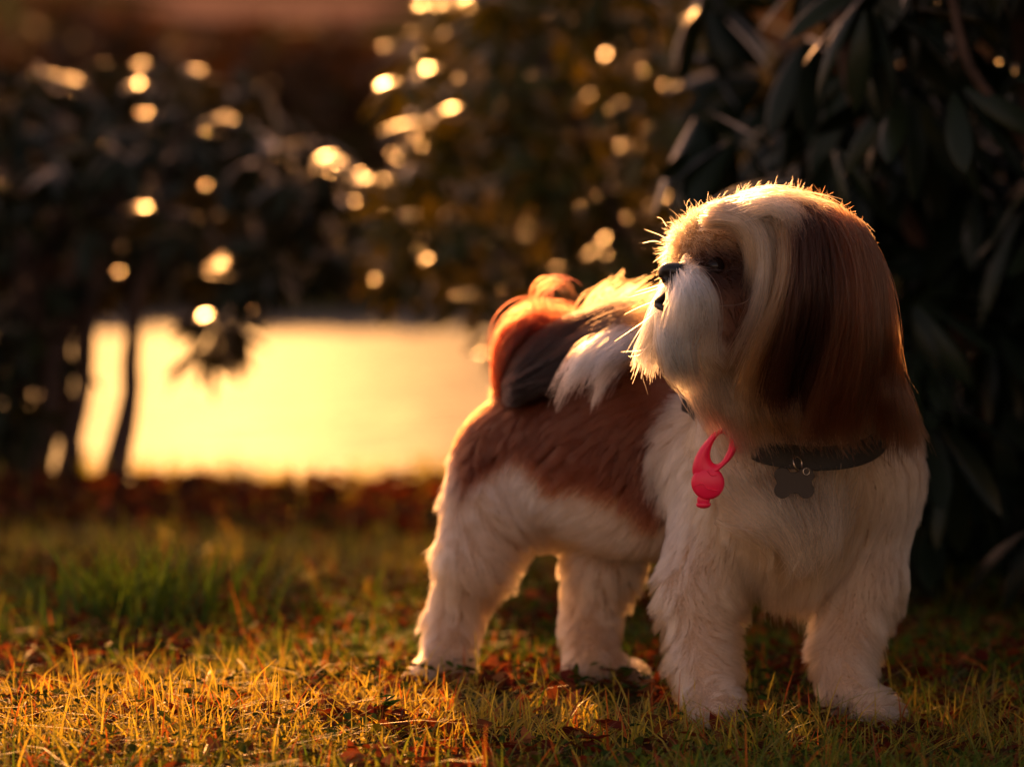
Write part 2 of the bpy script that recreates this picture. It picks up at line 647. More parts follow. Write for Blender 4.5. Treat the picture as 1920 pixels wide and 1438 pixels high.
# ------------------------------------------------------------------ grass and ground cover
def blades(x, y, length, width, lean, tone, bend=0.5):
    """bent grass blades, each a strip of three quads plus tip"""
    n = len(x)
    z = ground_z(x, y) - 0.002
    base = np.stack([x, y, z], 1)
    az = rng.uniform(0, 6.283, n)
    dirh = np.stack([np.cos(az), np.sin(az), np.zeros(n)], 1)
    fa = az + rng.normal(0, 0.9, n) + 1.57
    side = np.stack([np.cos(fa), np.sin(fa), np.zeros(n)], 1)
    pts, K = [], 4
    for k in range(K):
        t = k / (K - 1)
        up = length * (t - 0.25 * lean * t * t)
        out = length * lean * (t * 0.35 + bend * t * t)
        c = base + dirh * out[:, None] + np.array([0, 0, 1.0]) * up[:, None]
        w = (width * (1 - t) ** 0.7 * 0.5 + 0.00015)[:, None]
        pts += [c - side * w, c + side * w]
    v = np.stack(pts, 1).reshape(-1, 3)
    o = (np.arange(n) * 2 * K)[:, None]
    f = np.concatenate([o + np.array([[2 * k, 2 * k + 1, 2 * k + 3, 2 * k + 2]]) for k in range(K - 1)])
    tn = np.repeat(tone, 2 * K, axis=0)
    return v, f, tn


grass_mat = leafy_mat('grass_blade', 'tone', rough=0.5, trans=0.48, tcol=(0.60, 0.56, 0.13), spec=0.15)


def lawn():
    def field(n, x0, x1, y0, y1):
        return rng.uniform(x0, x1, n), rng.uniform(y0, y1, n)
    xs, ys = [], []
    for n, b in ((66000, (-0.85, 0.85, 1.8, 2.9)), (34000, (-1.15, 1.15, 2.9, 4.6)), (12000, (-2.2, 2.2, 1.2, 4.5)), (5000, (-0.8, 0.8, 0.9, 1.8))):
        a, c = field(n, *b)
        xs.append(a)
        ys.append(c)
    x, y = np.concatenate(xs), np.concatenate(ys)
    p = np.stack([x, y, 0 * x], 1)
    dens = 0.62 + 0.5 * snoise(p, 9.0, 0) + 0.25 * snoise(p, 30.0, 1)
    bare = np.clip((y - 3.75) / 0.2, 0, 1) * np.clip((4.45 - y) / 0.1, 0, 1)     # bare soil strip before the water
    keep = rng.uniform(size=len(x)) < np.clip(dens, 0.10, 1) * (1 - 0.8 * bare)
    x, y, p = x[keep], y[keep], p[keep]
    n = len(x)
    L = rng.gamma(5, 0.0043, n) * (1 + 0.3 * snoise(p, 7.0, 2)) + 0.008
    L = np.clip(L, 0.008, 0.07)
    place = 0.22 * np.clip((0.0 - x) / 0.15, -1.3, 0.8) - 0.22 * np.clip((y - 2.45) / 0.3, 0, 1) * (y < 3.7)  # less straw to the right and mid-lawn: shade painted into the blade colour
    dry_and_lit = np.clip(0.33 + place + 0.36 * snoise(p, 6.0, 1) + rng.normal(0, 0.26, n), 0, 1)
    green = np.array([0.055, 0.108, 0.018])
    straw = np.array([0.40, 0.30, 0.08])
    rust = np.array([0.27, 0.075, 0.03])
    tone = green * (1 - dry_and_lit[:, None]) + straw * dry_and_lit[:, None]
    isr = (rng.uniform(size=n) < 0.15)[:, None]
    tone = np.where(isr, rust, tone) * rng.uniform(0.7, 1.25, n)[:, None]
    W = rng.uniform(0.0010, 0.0021, n)
    lean = np.abs(rng.normal(1.0, 0.7, n))
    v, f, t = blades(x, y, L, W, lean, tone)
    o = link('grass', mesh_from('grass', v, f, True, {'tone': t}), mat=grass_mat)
    tag(o, 'short green and straw coloured grass of the lawn', None, None, 'stuff')
    # taller fringe of grass on the pond edge
    n = 7000
    x = rng.uniform(-1.6, 1.4, n)
    y = rng.uniform(4.42, 4.75, n)
    L = rng.uniform(0.02, 0.075, n)
    g = rng.uniform(0, 1, n)[:, None]
    tone = (np.array([0.12, 0.16, 0.02]) * g + np.array([0.36, 0.27, 0.04]) * (1 - g))
    v, f, t = blades(x, y, L, rng.uniform(0.002, 0.004, n), np.abs(rng.normal(0.4, 0.3, n)), tone)
    o = link('bank_grass', mesh_from('bank_grass', v, f, True, {'tone': t}), mat=grass_mat)
    tag(o, 'yellow green grass fringe along the near pond edge', None, None, 'stuff')


lawn()

litter_mat = leafy_mat('litter_leaf', 'tone', rough=0.6, trans=0.3, tcol=(0.5, 0.25, 0.08), spec=0.0)


def small_leaves(name, n, xr, yr, size, zr, tones, label, clusters=0):
    """tiny rounded leaflets (two quads folded along the middle) scattered low over the lawn"""
    if clusters:
        cx, cy = rng.uniform(*xr, clusters), rng.uniform(*yr, clusters)
        k = rng.integers(0, clusters, n)
        x, y = cx[k] + rng.normal(0, 0.035, n), cy[k] + rng.normal(0, 0.035, n)
    else:
        x, y = rng.uniform(*xr, n), rng.uniform(*yr, n)
    z = ground_z(x, y) + rng.uniform(*zr, n)
    c = np.stack([x, y, z], 1)
    a = unit(np.stack([rng.normal(size=n), rng.normal(size=n), rng.normal(0, 0.35, n)], 1))
    b = unit(np.cross(np.array([0, 0, 1.0]) + rng.normal(0, 0.45, (n, 3)), a))
    nn = np.cross(a, b)
    s = (size * rng.uniform(0.5, 1.25, n))[:, None]
    v = np.stack([c - a * s, c - a * s * 0.3 + b * s * 0.45 + nn * s * 0.18, c + a * s * 0.35 + b * s * 0.42 + nn * s * 0.2, c + a * s,
                  c + a * s * 0.35 - b * s * 0.42 + nn * s * 0.2, c - a * s * 0.3 - b * s * 0.45 + nn * s * 0.18], 1).reshape(-1, 3)
    o = (np.arange(n) * 6)[:, None]
    f = np.concatenate([o + np.array([[0, 1, 2, 3]]), o + np.array([[0, 3, 4, 5]])])
    tones = np.asarray(tones)
    t = tones[rng.integers(0, len(tones), n)] * rng.uniform(0.6, 1.3, (n, 1))
    ob = link(name, mesh_from(name, v, f, True, {'tone': np.repeat(t, 6, axis=0)}), mat=litter_mat)
    tag(ob, label, None, None, 'stuff')


small_leaves('leaf_litter', 11000, (-0.9, 0.9), (1.8, 3.3), 0.0095, (0.0, 0.014),
             [(0.10, 0.022, 0.014), (0.14, 0.05, 0.02), (0.07, 0.028, 0.018), (0.2, 0.09, 0.035)], 'small reddish brown leaf scraps lying in the grass', 330)
small_leaves('ground_cover', 6000, (-0.9, 0.9), (1.8, 3.2), 0.006, (0.004, 0.018),
             [(0.045, 0.085, 0.018), (0.06, 0.10, 0.02), (0.03, 0.055, 0.015)], 'low green clover leaves among the grass', 130)
small_leaves('bank_litter', 4500, (-1.4, 1.3), (3.55, 4.45), 0.018, (0.0, 0.03),
             [(0.09, 0.03, 0.018), (0.13, 0.05, 0.022), (0.05, 0.025, 0.015)], 'brown dead leaves on the bare soil before the pond')

# the one big tuft of green grass on the left
def grass_tuft():
    c = P(280, 1190, 2.69)
    c[2] = float(ground_z(c[0], c[1]))
    root = link('grass_tuft', None, loc=c)
    tag(root, 'tall green grass tuft rising from the lawn on the left', 'grass tuft')
    m = simple_blade = leafy_mat('tuft_blade', None, (0.032, 0.066, 0.012), (0.05, 0.085, 0.015), 0.5, 0.4, (0.42, 0.4, 0.08), 0.2)
    for i in range(130):
        a = rng.normal(0, 1)
        L = rng.uniform(0.055, 0.105)
        off = np.array([rng.normal(0, 0.045), rng.normal(0, 0.03), 0])
        lean = np.array([0.55 * a + off[0] * 6, rng.normal(0, 0.35), 0])
        k = 7
        t = np.linspace(0, 1, k)
        pts = off + np.outer(t, [0, 0, L]) * (1 - 0.15 * t[:, None]) + np.outer(0.35 * t + 0.5 * t * t, lean * L * 0.55)
        sd = unit(np.cross(np.array([lean[0], lean[1], 1.0]), rng.normal(size=3)))
        w = (0.0019 * (1 - t ** 1.6) + 0.0002)[:, None]
        v = np.stack([pts - sd * w, pts + sd * w], 1).reshape(-1, 3)
        f = [(2 * j, 2 * j + 1, 2 * j + 3, 2 * j + 2) for j in range(k - 1)]
        link('blade', mesh_from('blade', v, f), root, m)


grass_tuft()

# ------------------------------------------------------------------ the dog: body as one smooth blended skin
# (ax, ay, ad, ar) -> (bx, by, bd, br): pixels, distance, radius in pixels; flow of the coat; hair length; lift
PR = [
    # torso
    dict(n='chest', a=(1442, 890, 2.255, 166), b=(1555, 890, 2.255, 164), flow=(-0.05, -0.3, -1), L=0.024, lift=0.35),
    dict(n='barrel', a=(1470, 845, 2.27, 162), b=(1225, 848, 2.35, 168), flow=(-0.75, 0.45, -0.5), L=0.022, lift=0.22),
    dict(n='barrel', a=(1225, 848, 2.35, 168), b=(995, 885, 2.41, 138), flow=(-0.75, 0.45, -0.6), L=0.020, lift=0.25),
    dict(n='breast', a=(1455, 900, 2.20, 115), b=(1490, 1000, 2.215, 80), flow=(0.05, -0.4, -1), L=0.032, lift=0.4),
    dict(n='throat', a=(1420, 690, 2.15, 64), b=(1405, 825, 2.17, 88), flow=(0.0, -0.2, -1), L=0.026, lift=0.35),
    dict(n='neck', a=(1530, 800, 2.235, 138), b=(1490, 600, 2.155, 115), flow=(0.1, -0.1, -1), L=0.028, lift=0.3),
    # hind legs
    dict(n='hind', a=(935, 955, 2.385, 96), b=(893, 1050, 2.375, 60), flow=(0.15, 0.1, -1), L=0.019, lift=0.3),
    dict(n='hind', a=(893, 1050, 2.375, 60), b=(851, 1165, 2.385, 36), flow=(-0.2, 0.1, -1), L=0.016, lift=0.35),
    dict(n='hind', a=(851, 1165, 2.385, 36), b=(843, 1245, 2.365, 34), flow=(-0.2, 0.1, -1), L=0.016, lift=0.35),
    dict(n='hindpaw', a=(838, 1250, 2.365, 34), b=(800, 1270, 2.34, 24), flow=(-0.8, -0.2, -0.6), L=0.019, lift=0.3),
    dict(n='hind2', a=(1145, 970, 2.41, 88), b=(1125, 1070, 2.39, 58), flow=(0.0, 0.2, -1), L=0.018, lift=0.35),
    dict(n='hind2', a=(1125, 1070, 2.39, 58), b=(1105, 1180, 2.385, 38), flow=(-0.2, 0.2, -1), L=0.016, lift=0.35),
    dict(n='hind2', a=(1105, 1180, 2.385, 38), b=(1112, 1250, 2.36, 40), flow=(0, 0.1, -1), L=0.015, lift=0.3),
    dict(n='hindpaw2', a=(1115, 1258, 2.355, 34), b=(1195, 1275, 2.35, 20), flow=(0.6, -0.2, -0.5), L=0.013, lift=0.3),
    # front legs
    dict(n='fore', a=(1355, 1000, 2.24, 88), b=(1310, 1115, 2.225, 64), flow=(0.25, -0.2, -0.8), L=0.019, lift=0.35),
    dict(n='fore', a=(1310, 1115, 2.225, 64), b=(1320, 1245, 2.205, 50), flow=(0.2, -0.05, -1), L=0.017, lift=0.35),
    dict(n='fore', a=(1320, 1245, 2.205, 50), b=(1334, 1305, 2.19, 42), flow=(0.05, -0.05, -1), L=0.015, lift=0.3),
    dict(n='forepaw', a=(1334, 1308, 2.19, 42), b=(1345, 1320, 2.16, 30), flow=(0.0, -0.7, -0.6), L=0.007, lift=0.25),
    dict(n='forepaw', a=(1318, 1325, 2.155, 17), b=(1312, 1333, 2.142, 14), flow=(0.0, -0.7, -0.5), L=0.008, lift=0.2),
    dict(n='forepaw', a=(1342, 1327, 2.148, 18), b=(1341, 1337, 2.134, 15), flow=(0.0, -0.7, -0.5), L=0.008, lift=0.2),
    dict(n='forepaw', a=(1366, 1325, 2.155, 17), b=(1370, 1333, 2.142, 14), flow=(0.0, -0.7, -0.5), L=0.008, lift=0.2),
    dict(n='fore2', a=(1605, 1000, 2.245, 88), b=(1618, 1090, 2.235, 62), flow=(-0.2, -0.2, -0.8), L=0.019, lift=0.35),
    dict(n='fore2', a=(1618, 1090, 2.235, 62), b=(1582, 1235, 2.21, 42), flow=(-0.25, -0.05, -1), L=0.017, lift=0.35),
    dict(n='fore2', a=(1582, 1235, 2.21, 42), b=(1588, 1300, 2.195, 38), flow=(-0.1, -0.05, -1), L=0.015, lift=0.3),
    dict(n='forepaw2', a=(1590, 1305, 2.195, 36), b=(1635, 1322, 2.17, 25), flow=(0.5, -0.5, -0.6), L=0.007, lift=0.25),
    dict(n='forepaw2', a=(1612, 1328, 2.155, 15), b=(1622, 1337, 2.140, 13), flow=(0.5, -0.6, -0.5), L=0.008, lift=0.2),
    dict(n='forepaw2', a=(1637, 1328, 2.152, 16), b=(1652, 1336, 2.140, 13), flow=(0.5, -0.6, -0.5), L=0.008, lift=0.2),
    dict(n='forepaw2', a=(1655, 1322, 2.165, 14), b=(1672, 1330, 2.155, 11), flow=(0.5, -0.6, -0.5), L=0.008, lift=0.2),
    # head
    dict(n='skull', a=(1490, 515, 2.135, 130), b=(1440, 505, 2.125, 126), flow=(0.8, 0.05, -0.3), L=0.018, lift=0.2),
    dict(n='brow', a=(1380, 488, 2.105, 90), b=(1345, 482, 2.10, 76), flow=(0.1, -0.35, 0.15), L=0.0125, lift=0.7),
    dict(n='cheek', a=(1440, 600, 2.12, 106), b=(1370, 610, 2.10, 80), flow=(0.45, -0.1, -0.9), L=0.018, lift=0.25),
    dict(n='muzzle', a=(1350, 562, 2.085, 62), b=(1292, 553, 2.062, 42), flow=(0.1, -0.2, -1), L=0.013, lift=0.3),
    dict(n='chin', a=(1340, 640, 2.095, 60), b=(1280, 628, 2.072, 42), flow=(0.12, -0.1, -1), L=0.012, lift=0.2),
    # tail core
    dict(n='tail', a=(960, 745, 2.42, 22), b=(952, 680, 2.42, 15), flow=(0.1, 0, 1), L=0.012, lift=0.2),
    dict(n='tail', a=(952, 680, 2.42, 15), b=(992, 630, 2.41, 12), flow=(0.6, 0, 0.7), L=0.012, lift=0.2),
    dict(n='tail', a=(992, 630, 2.41, 12), b=(1060, 615, 2.385, 11), flow=(1, 0, 0), L=0.012, lift=0.2),
    dict(n='tail', a=(1060, 615, 2.385, 11), b=(1140, 655, 2.34, 9), flow=(0.7, 0, -0.6), L=0.012, lift=0.2),
]
for q in PR:
    q['A'], q['B'] = P(*q['a'][:3]), P(*q['b'][:3])
    q['ra'], q['rb'] = q['a'][3] * q['a'][2] / FPX, q['b'][3] * q['b'][2] / FPX
    q['k'] = {'tail': 0.008, 'chest': 0.024, 'barrel': 0.024, 'breast': 0.024, 'neck': 0.022, 'skull': 0.018, 'forepaw': 0.006, 'forepaw2': 0.006}.get(q['n'], 0.013)


def prim_d(q, p):
    ab = q['B'] - q['A']
    t = np.clip((p - q['A']) @ ab / (ab @ ab), 0, 1)
    return np.linalg.norm(p - q['A'] - t[..., None] * ab, axis=-1) - (q['ra'] + (q['rb'] - q['ra']) * t)


def body_sdf(p):
    d = None
    for q in PR:
        e = prim_d(q, p)
        if d is None:
            d = e
        else:
            k = q['k']
            h = np.clip(0.5 + 0.5 * (d - e) / k, 0, 1)
            d = d * (1 - h) + e * h - k * h * (1 - h)
    return d


H = 0.0042
lo = np.min([np.minimum(q['A'] - q['ra'], q['B'] - q['rb']) for q in PR], axis=0) - 0.05
hi = np.max([np.maximum(q['A'] + q['ra'], q['B'] + q['rb']) for q in PR], axis=0) + 0.05
dims = np.ceil((hi - lo) / H).astype(int) + 1
gx, gy, gz = [lo[i] + H * np.arange(dims[i]) for i in range(3)]
V = np.empty(dims, np.float32)
for i in range(dims[0]):
    Y2, Z2 = np.meshgrid(gy, gz, indexing='ij')
    pp = np.stack([np.full_like(Y2, gx[i]), Y2, Z2], -1)
    V[i] = body_sdf(pp)
G = np.stack(np.gradient(V, H), -1)


def sample(field, p):
    q = np.clip((p - lo) / H, 0, np.array(dims) - 1.001)
    i = q.astype(int)
    f = (q - i).astype(np.float32)
    out = 0
    for dx in (0, 1):
        for dy in (0, 1):
            for dz in (0, 1):
                w = (f[:, 0] if dx else 1 - f[:, 0]) * (f[:, 1] if dy else 1 - f[:, 1]) * (f[:, 2] if dz else 1 - f[:, 2])
                s = field[i[:, 0] + dx, i[:, 1] + dy, i[:, 2] + dz]
                out = out + (w[:, None] * s if s.ndim == 2 else w * s)
    return out


def surface_nets(V):
    S = V < 0
    nx, ny, nz = V.shape
    acc = np.zeros((nx - 1, ny - 1, nz - 1, 3), np.float32)
    cnt = np.zeros((nx - 1, ny - 1, nz - 1), np.float32)
    corners = [(a, b, c) for a in (0, 1) for b in (0, 1) for c in (0, 1)]

    def sl(A, c):
        return A[c[0]:nx - 1 + c[0], c[1]:ny - 1 + c[1], c[2]:nz - 1 + c[2]]
    for c in corners:
        for ax in range(3):
            if c[ax] == 0:
                c2 = list(c)
                c2[ax] = 1
                a, b = sl(V, c), sl(V, c2)
                m = (a < 0) != (b < 0)
                t = np.where(m, a / np.where(m, a - b, 1), 0)
                for k in range(3):
                    acc[..., k] += np.where(m, c[k] + (t if k == ax else 0), 0)
                cnt += m
    mask = cnt > 0
    vid = np.full(mask.shape, -1, np.int64)
    vid[mask] = np.arange(mask.sum())
    idx = np.argwhere(mask)
    verts = lo + H * (idx + acc[mask] / cnt[mask][:, None])
    faces = []
    for ax in range(3):
        sh = [slice(1, n - 1) for n in V.shape]
        sh[ax] = slice(0, V.shape[ax] - 1)
        s0 = S[tuple(sh)]
        sh2 = list(sh)
        sh2[ax] = slice(1, V.shape[ax])
        s1 = S[tuple(sh2)]
        e = np.argwhere(s0 != s1)
        flip = s0[tuple(e.T)]
        e = e + np.array([0 if k == ax else 1 for k in range(3)])
        u, w = [(1, 2), (2, 0), (0, 1)][ax]
        quad = []
        for (du, dw) in ((-1, -1), (0, -1), (0, 0), (-1, 0)):
            c = e.copy()
            c[:, u] += du
            c[:, w] += dw
            quad.append(vid[tuple(c.T)])
        qd = np.stack(quad, 1)
        qd[~flip] = qd[~flip][:, ::-1]
        faces.append(qd)
    return verts, np.concatenate(faces)


sv, sf = surface_nets(V)

# ------------------------------------------------------------------ coat colours (markings, as linear base colours)
WHITE = np.array([0.80, 0.74, 0.70])
CREAM = np.array([0.62, 0.44, 0.32])
TAN = np.array([0.50, 0.30, 0.16])
BROWN = np.array([0.108, 0.030, 0.012])
DARK = np.array([0.075, 0.036, 0.026])
BLACK = np.array([0.022, 0.016, 0.016])


def lerp(a, b, t):
    t = np.clip(t, 0, 1)[:, None]
    return a * (1 - t) + b * t


def ell(q, cx, cy, rx, ry, soft=0.3):
    """1 inside an ellipse of photograph pixels, soft rim"""
    d = np.sqrt(((q[:, 0] - cx) / rx) ** 2 + ((q[:, 1] - cy) / ry) ** 2)
    return np.clip((1 + soft - d) / (2 * soft), 0, 1)


def nearest_part(p):
    D = np.stack([prim_d(q, p) for q in PR], 1)
    w = np.exp(-np.clip(D - D.min(1, keepdims=True), 0, 1) / 0.010)
    w /= w.sum(1, keepdims=True)
    return D, w


HEAD = [i for i, q in enumerate(PR) if q['n'] in ('skull', 'brow', 'cheek', 'muzzle', 'chin')]
TORSO = [i for i, q in enumerate(PR) if q['n'] in ('barrel', 'hind', 'hind2')]
TAILS = [i for i, q in enumerate(PR) if q['n'] == 'tail']


def coat_colour(p, w):
    q = to_px(p)
    nz = snoise(p, 60, 0) * 14 + snoise(p, 160, 1) * 8
    head = w[:, HEAD].sum(1)
    c = np.tile(CREAM, (len(p), 1))
    c = lerp(c, WHITE, 0.30 + 0.30 * snoise(p, 40, 2) + 0.5 * ell(q, 1285, 930, 45, 120, 0.5))
    # saddle
    bx = [780, 815, 850, 870, 920, 975, 1005, 1040, 1060, 1105, 1150, 1200, 1245, 1300, 1800]
    by = [960, 1010, 985, 930, 885, 842, 862, 915, 920, 888, 905, 955, 1010, 760, 700]
    edge = np.interp(q[:, 0], bx, by)
    sad = np.clip((edge + nz - q[:, 1]) / 26 + 0.5, 0, 1)
    body = (p[:, 1] > 2.262).astype(float)
    c = lerp(c, BROWN * 1.0, sad * body)
    # shoulders behind the ear
    sh = ell(q, 1735, 715, 120, 150, 0.35) * (1 - head)
    c = lerp(c, np.array([0.13, 0.075, 0.05]), sh)
    # chest: warm bounce light painted as tan in the middle, white along its left edge
    front = (p[:, 1] < 2.262) * (1 - head) * (q[:, 0] > 1230)
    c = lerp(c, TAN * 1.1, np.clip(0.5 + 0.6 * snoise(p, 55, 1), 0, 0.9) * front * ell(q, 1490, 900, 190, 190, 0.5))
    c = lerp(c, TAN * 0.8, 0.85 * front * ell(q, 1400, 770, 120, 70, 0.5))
    c = lerp(c, np.array([0.50, 0.325, 0.21]), 0.72 * (1 - sad * body) * np.clip((0.19 - p[:, 2]) / 0.07, 0, 1))  # lower coat tinted tan, painting the warm light on white fur
    # head
    hc = np.tile(TAN * 0.75, (len(p), 1))
    hc = lerp(hc, np.array([0.17, 0.07, 0.038]), ell(q, 1385, 590, 62, 100, 0.5))
    hc = lerp(hc, WHITE, ell(q, 1365, 385, 130, 42, 0.6))
    hc = lerp(hc, TAN * 1.1, ell(q, 1290, 450, 85, 60, 0.5))
    hc = lerp(hc, DARK * 0.8, ell(q, 1342, 498, 64, 46, 0.4))
    hc = lerp(hc, BROWN * 1.1, ell(q, 1560, 440, 120, 130, 0.4))
    mz = np.maximum(ell(q, 1278, 580, 52, 58, 0.3), ell(q, 1268, 655, 62, 62, 0.4))
    hc = lerp(hc, WHITE * 1.12, mz)
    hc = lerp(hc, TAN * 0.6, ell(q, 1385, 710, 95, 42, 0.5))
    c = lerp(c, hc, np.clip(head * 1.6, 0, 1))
    tl = w[:, TAILS].sum(1)
    c = lerp(c, BROWN, tl)
    return c


skin_D, skin_w = nearest_part(sv)
skin_tone = coat_colour(sv, skin_w) * 0.8
skin_mat, nt, b, out = new_mat('skin')
a = nt.nodes.new('ShaderNodeAttribute')
a.attribute_name = 'tone'
nt.links.new(a.outputs['Color'], b.inputs['Base Color'])
b.inputs['Roughness'].default_value = 0.9
b.inputs['Specular IOR Level'].default_value = 0.1
dog = link('dog', mesh_from('dog', sv, sf, True, {'tone': skin_tone}), mat=skin_mat)
tag(dog, 'small long-haired white and brown dog standing on the grass, head turned to the left', 'dog')

# ------------------------------------------------------------------ coat
fur_mat = hair_mat('fur', 0.35, 0.55)
fur_mat.node_tree.nodes['Principled Hair BSDF'].inputs['IOR'].default_value = 1.42


def sample_skin(n):
    a, b_, c, d = (sv[sf[:, k]] for k in range(4))
    t1 = np.stack([a, b_, c], 1)
    t2 = np.stack([a, c, d], 1)
    T = np.concatenate([t1, t2])
    ar = np.linalg.norm(np.cross(T[:, 1] - T[:, 0], T[:, 2] - T[:, 0]), axis=1)
    i = rng.choice(len(T), n, p=ar / ar.sum())
    u, v = rng.uniform(size=n), rng.uniform(size=n)
    m = u + v > 1
    u[m], v[m] = 1 - u[m], 1 - v[m]
    t = T[i]
    return t[:, 0] + u[:, None] * (t[:, 1] - t[:, 0]) + v[:, None] * (t[:, 2] - t[:, 0])


def grow(roots, flow, length, lift, nseg=7, grav=0.12, swirl=0.25, sfreq=45, clump=0.7, per=14, wild=0.10):
    n = len(roots)
    nrm = unit(sample(G, roots))
    t = unit(flow - (flow * nrm).sum(1, keepdims=True) * nrm + 0.35 * vnoise(roots, 28))
    t = unit(t - (t * nrm).sum(1, keepdims=True) * nrm)
    d = unit(t * (1 - lift)[:, None] + nrm * lift[:, None] + rng.normal(0, wild, (n, 3)))
    p = roots - nrm * 0.001
    pts = [p]
    for k in range(1, nseg):
        p = p + d * (length / (nseg - 1))[:, None]
        sd = sample(V, p)
        need = np.clip(0.0015 + 0.0011 * k - sd, 0, 0.02)
        p = p + sample(G, p) * need[:, None]
        pts.append(p)
        d = unit(d + np.array([0, 0, -grav]) + 0.14 * t + swirl * 0.35 * vnoise(p, sfreq) + rng.normal(0, wild * 0.5, (n, 3)))
    pts = np.stack(pts, 1)
    # clumping into locks
    ng = max(2, n // per)
    kd = kdtree.KDTree(ng)
    for i in range(ng):
        kd.insert(roots[i], i)
    kd.balance()
    g = np.array([kd.find(r)[1] for r in roots])
    cl = (clump * rng.uniform(0.5, 1.15, n))[:, None] * (np.linspace(0, 1, nseg) ** 1.3)[None, :]
    cl = np.clip(cl, 0, 0.95)[..., None]
    target = pts[g] + (pts - pts[g]) * 0.12
    rel = pts * (1 - cl) + target * cl
    return rel


# collar ring, needed here so that the coat lies flat beneath it
def collar_path(k=64):
    th = np.linspace(0, 2 * math.pi, k, endpoint=False)
    cx, cz = P(1474, 770, 2.2)[0], P(1474, 770, 2.2)[2]
    x = cx + 0.0755 * np.sin(th)
    y = 2.205 - 0.082 * np.cos(th)
    z = cz - 0.030 * np.cos(th) - 0.008 * np.sin(th)
    pts = np.stack([x, y, z], 1)
    q = to_px(pts)
    sink = np.clip(1 - np.abs(q[:, 0] - 1350) / 70, 0, 1) ** 0.5 * (y < 2.2)
    c = pts.mean(0)
    pts[:, :2] -= unit(pts[:, :2] - c[:2]) * (0.016 * sink)[:, None]
    return pts


RING = collar_path(96)

N_COAT = 150000
roots = sample_skin(N_COAT)
D_, w_ = nearest_part(roots)
Ls = w_ @ np.array([q['L'] for q in PR])
lifts = w_ @ np.array([q['lift'] for q in PR])
flows = w_ @ np.array([q['flow'] for q in PR], float)
# coat parts to the sides on the flank of the chest and legs
q_ = to_px(roots)
headw = w_[:, HEAD].sum(1)
tailw = w_[:, TAILS].sum(1)
dring = np.min(np.linalg.norm(roots[:, None, :] - RING[None, ::3, :], axis=2), axis=1)
Ls = Ls * np.where((dring < 0.02) & (headw < 0.5) & (q_[:, 0] > 1395), 0.35, 1.0) * rng.uniform(0.6, 1.2, N_COAT)
# longer belly and elbow fringes
Ls = Ls * (1 + 0.5 * (ell(q_, 1150, 1020, 130, 45) + ell(q_, 1480, 1080, 160, 120)))
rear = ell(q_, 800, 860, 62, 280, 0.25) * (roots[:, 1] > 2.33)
Ls = Ls * (1 + 0.15 * rear)
lifts = np.clip(lifts + 0.10 * rear, 0, 0.7)
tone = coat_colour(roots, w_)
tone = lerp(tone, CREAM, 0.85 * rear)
tone = tone * rng.normal(1, 0.10, (N_COAT, 1)) * (1 + 0.14 * snoise(roots, 70, 2))[:, None]
# keep nose, eye and mouth clear
NOSE, EYE = P(1263, 513, 2.043), P(1340, 500, 2.070)
MOUTH = P(1240, 571, 2.045)
clear = (np.linalg.norm(roots - MOUTH, axis=1) > 0.0075) & (np.linalg.norm(roots - NOSE, axis=1) > 0.016) & (np.linalg.norm(roots - EYE, axis=1) > 0.0085) & (tailw < 0.7)
hd = headw > 0.5
sel = clear & ~hd
limb = w_[:, [i for i, q in enumerate(PR) if q['n'] not in ('barrel', 'tail')]].sum(1) > 0.5
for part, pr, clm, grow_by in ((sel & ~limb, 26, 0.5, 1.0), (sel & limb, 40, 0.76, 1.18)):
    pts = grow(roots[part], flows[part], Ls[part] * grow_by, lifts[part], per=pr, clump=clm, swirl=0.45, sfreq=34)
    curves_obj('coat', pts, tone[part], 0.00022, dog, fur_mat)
sel = clear & hd
pts = grow(roots[sel], flows[sel], Ls[sel], lifts[sel], per=16, clump=0.7, wild=0.14)
curves_obj('head_hair', pts, tone[sel], 0.00019, dog, fur_mat)
# a second, denser helping on the head
r2 = sample_skin(60000)
D2, w2 = nearest_part(r2)
h2 = (w2[:, HEAD].sum(1) > 0.5) & (np.linalg.norm(r2 - MOUTH, axis=1) > 0.0075) & (np.linalg.norm(r2 - NOSE, axis=1) > 0.016) & (np.linalg.norm(r2 - EYE, axis=1) > 0.009)
r2, w2 = r2[h2], w2[h2]
L2 = (w2 @ np.array([q['L'] for q in PR])) * rng.uniform(0.7, 1.35, len(r2))
t2 = coat_colour(r2, w2) * rng.normal(1.03, 0.12, (len(r2), 1))
pts = grow(r2, w2 @ np.array([q['flow'] for q in PR], float), L2, w2 @ np.array([q['lift'] for q in PR]), per=12, wild=0.2, clump=0.6)
curves_obj('head_hair', pts, t2, 0.00016, dog, fur_mat)


top = roots[sel][:12000]
wt = w_[sel][:12000]
qt = to_px(top)
m_ = (qt[:, 1] < 520) & (rng.uniform(size=len(top)) < 0.35)
top = top[m_]
pts = grow(top, np.tile([0.4, -0.1, 0.6], (len(top), 1)), rng.uniform(0.012, 0.024, len(top)), np.full(len(top), 0.72), per=3, clump=0.35, wild=0.35, swirl=0.5)
curves_obj('head_hair', pts, coat_colour(top, wt[m_]) * 1.1, 0.00014, dog, fur_mat)


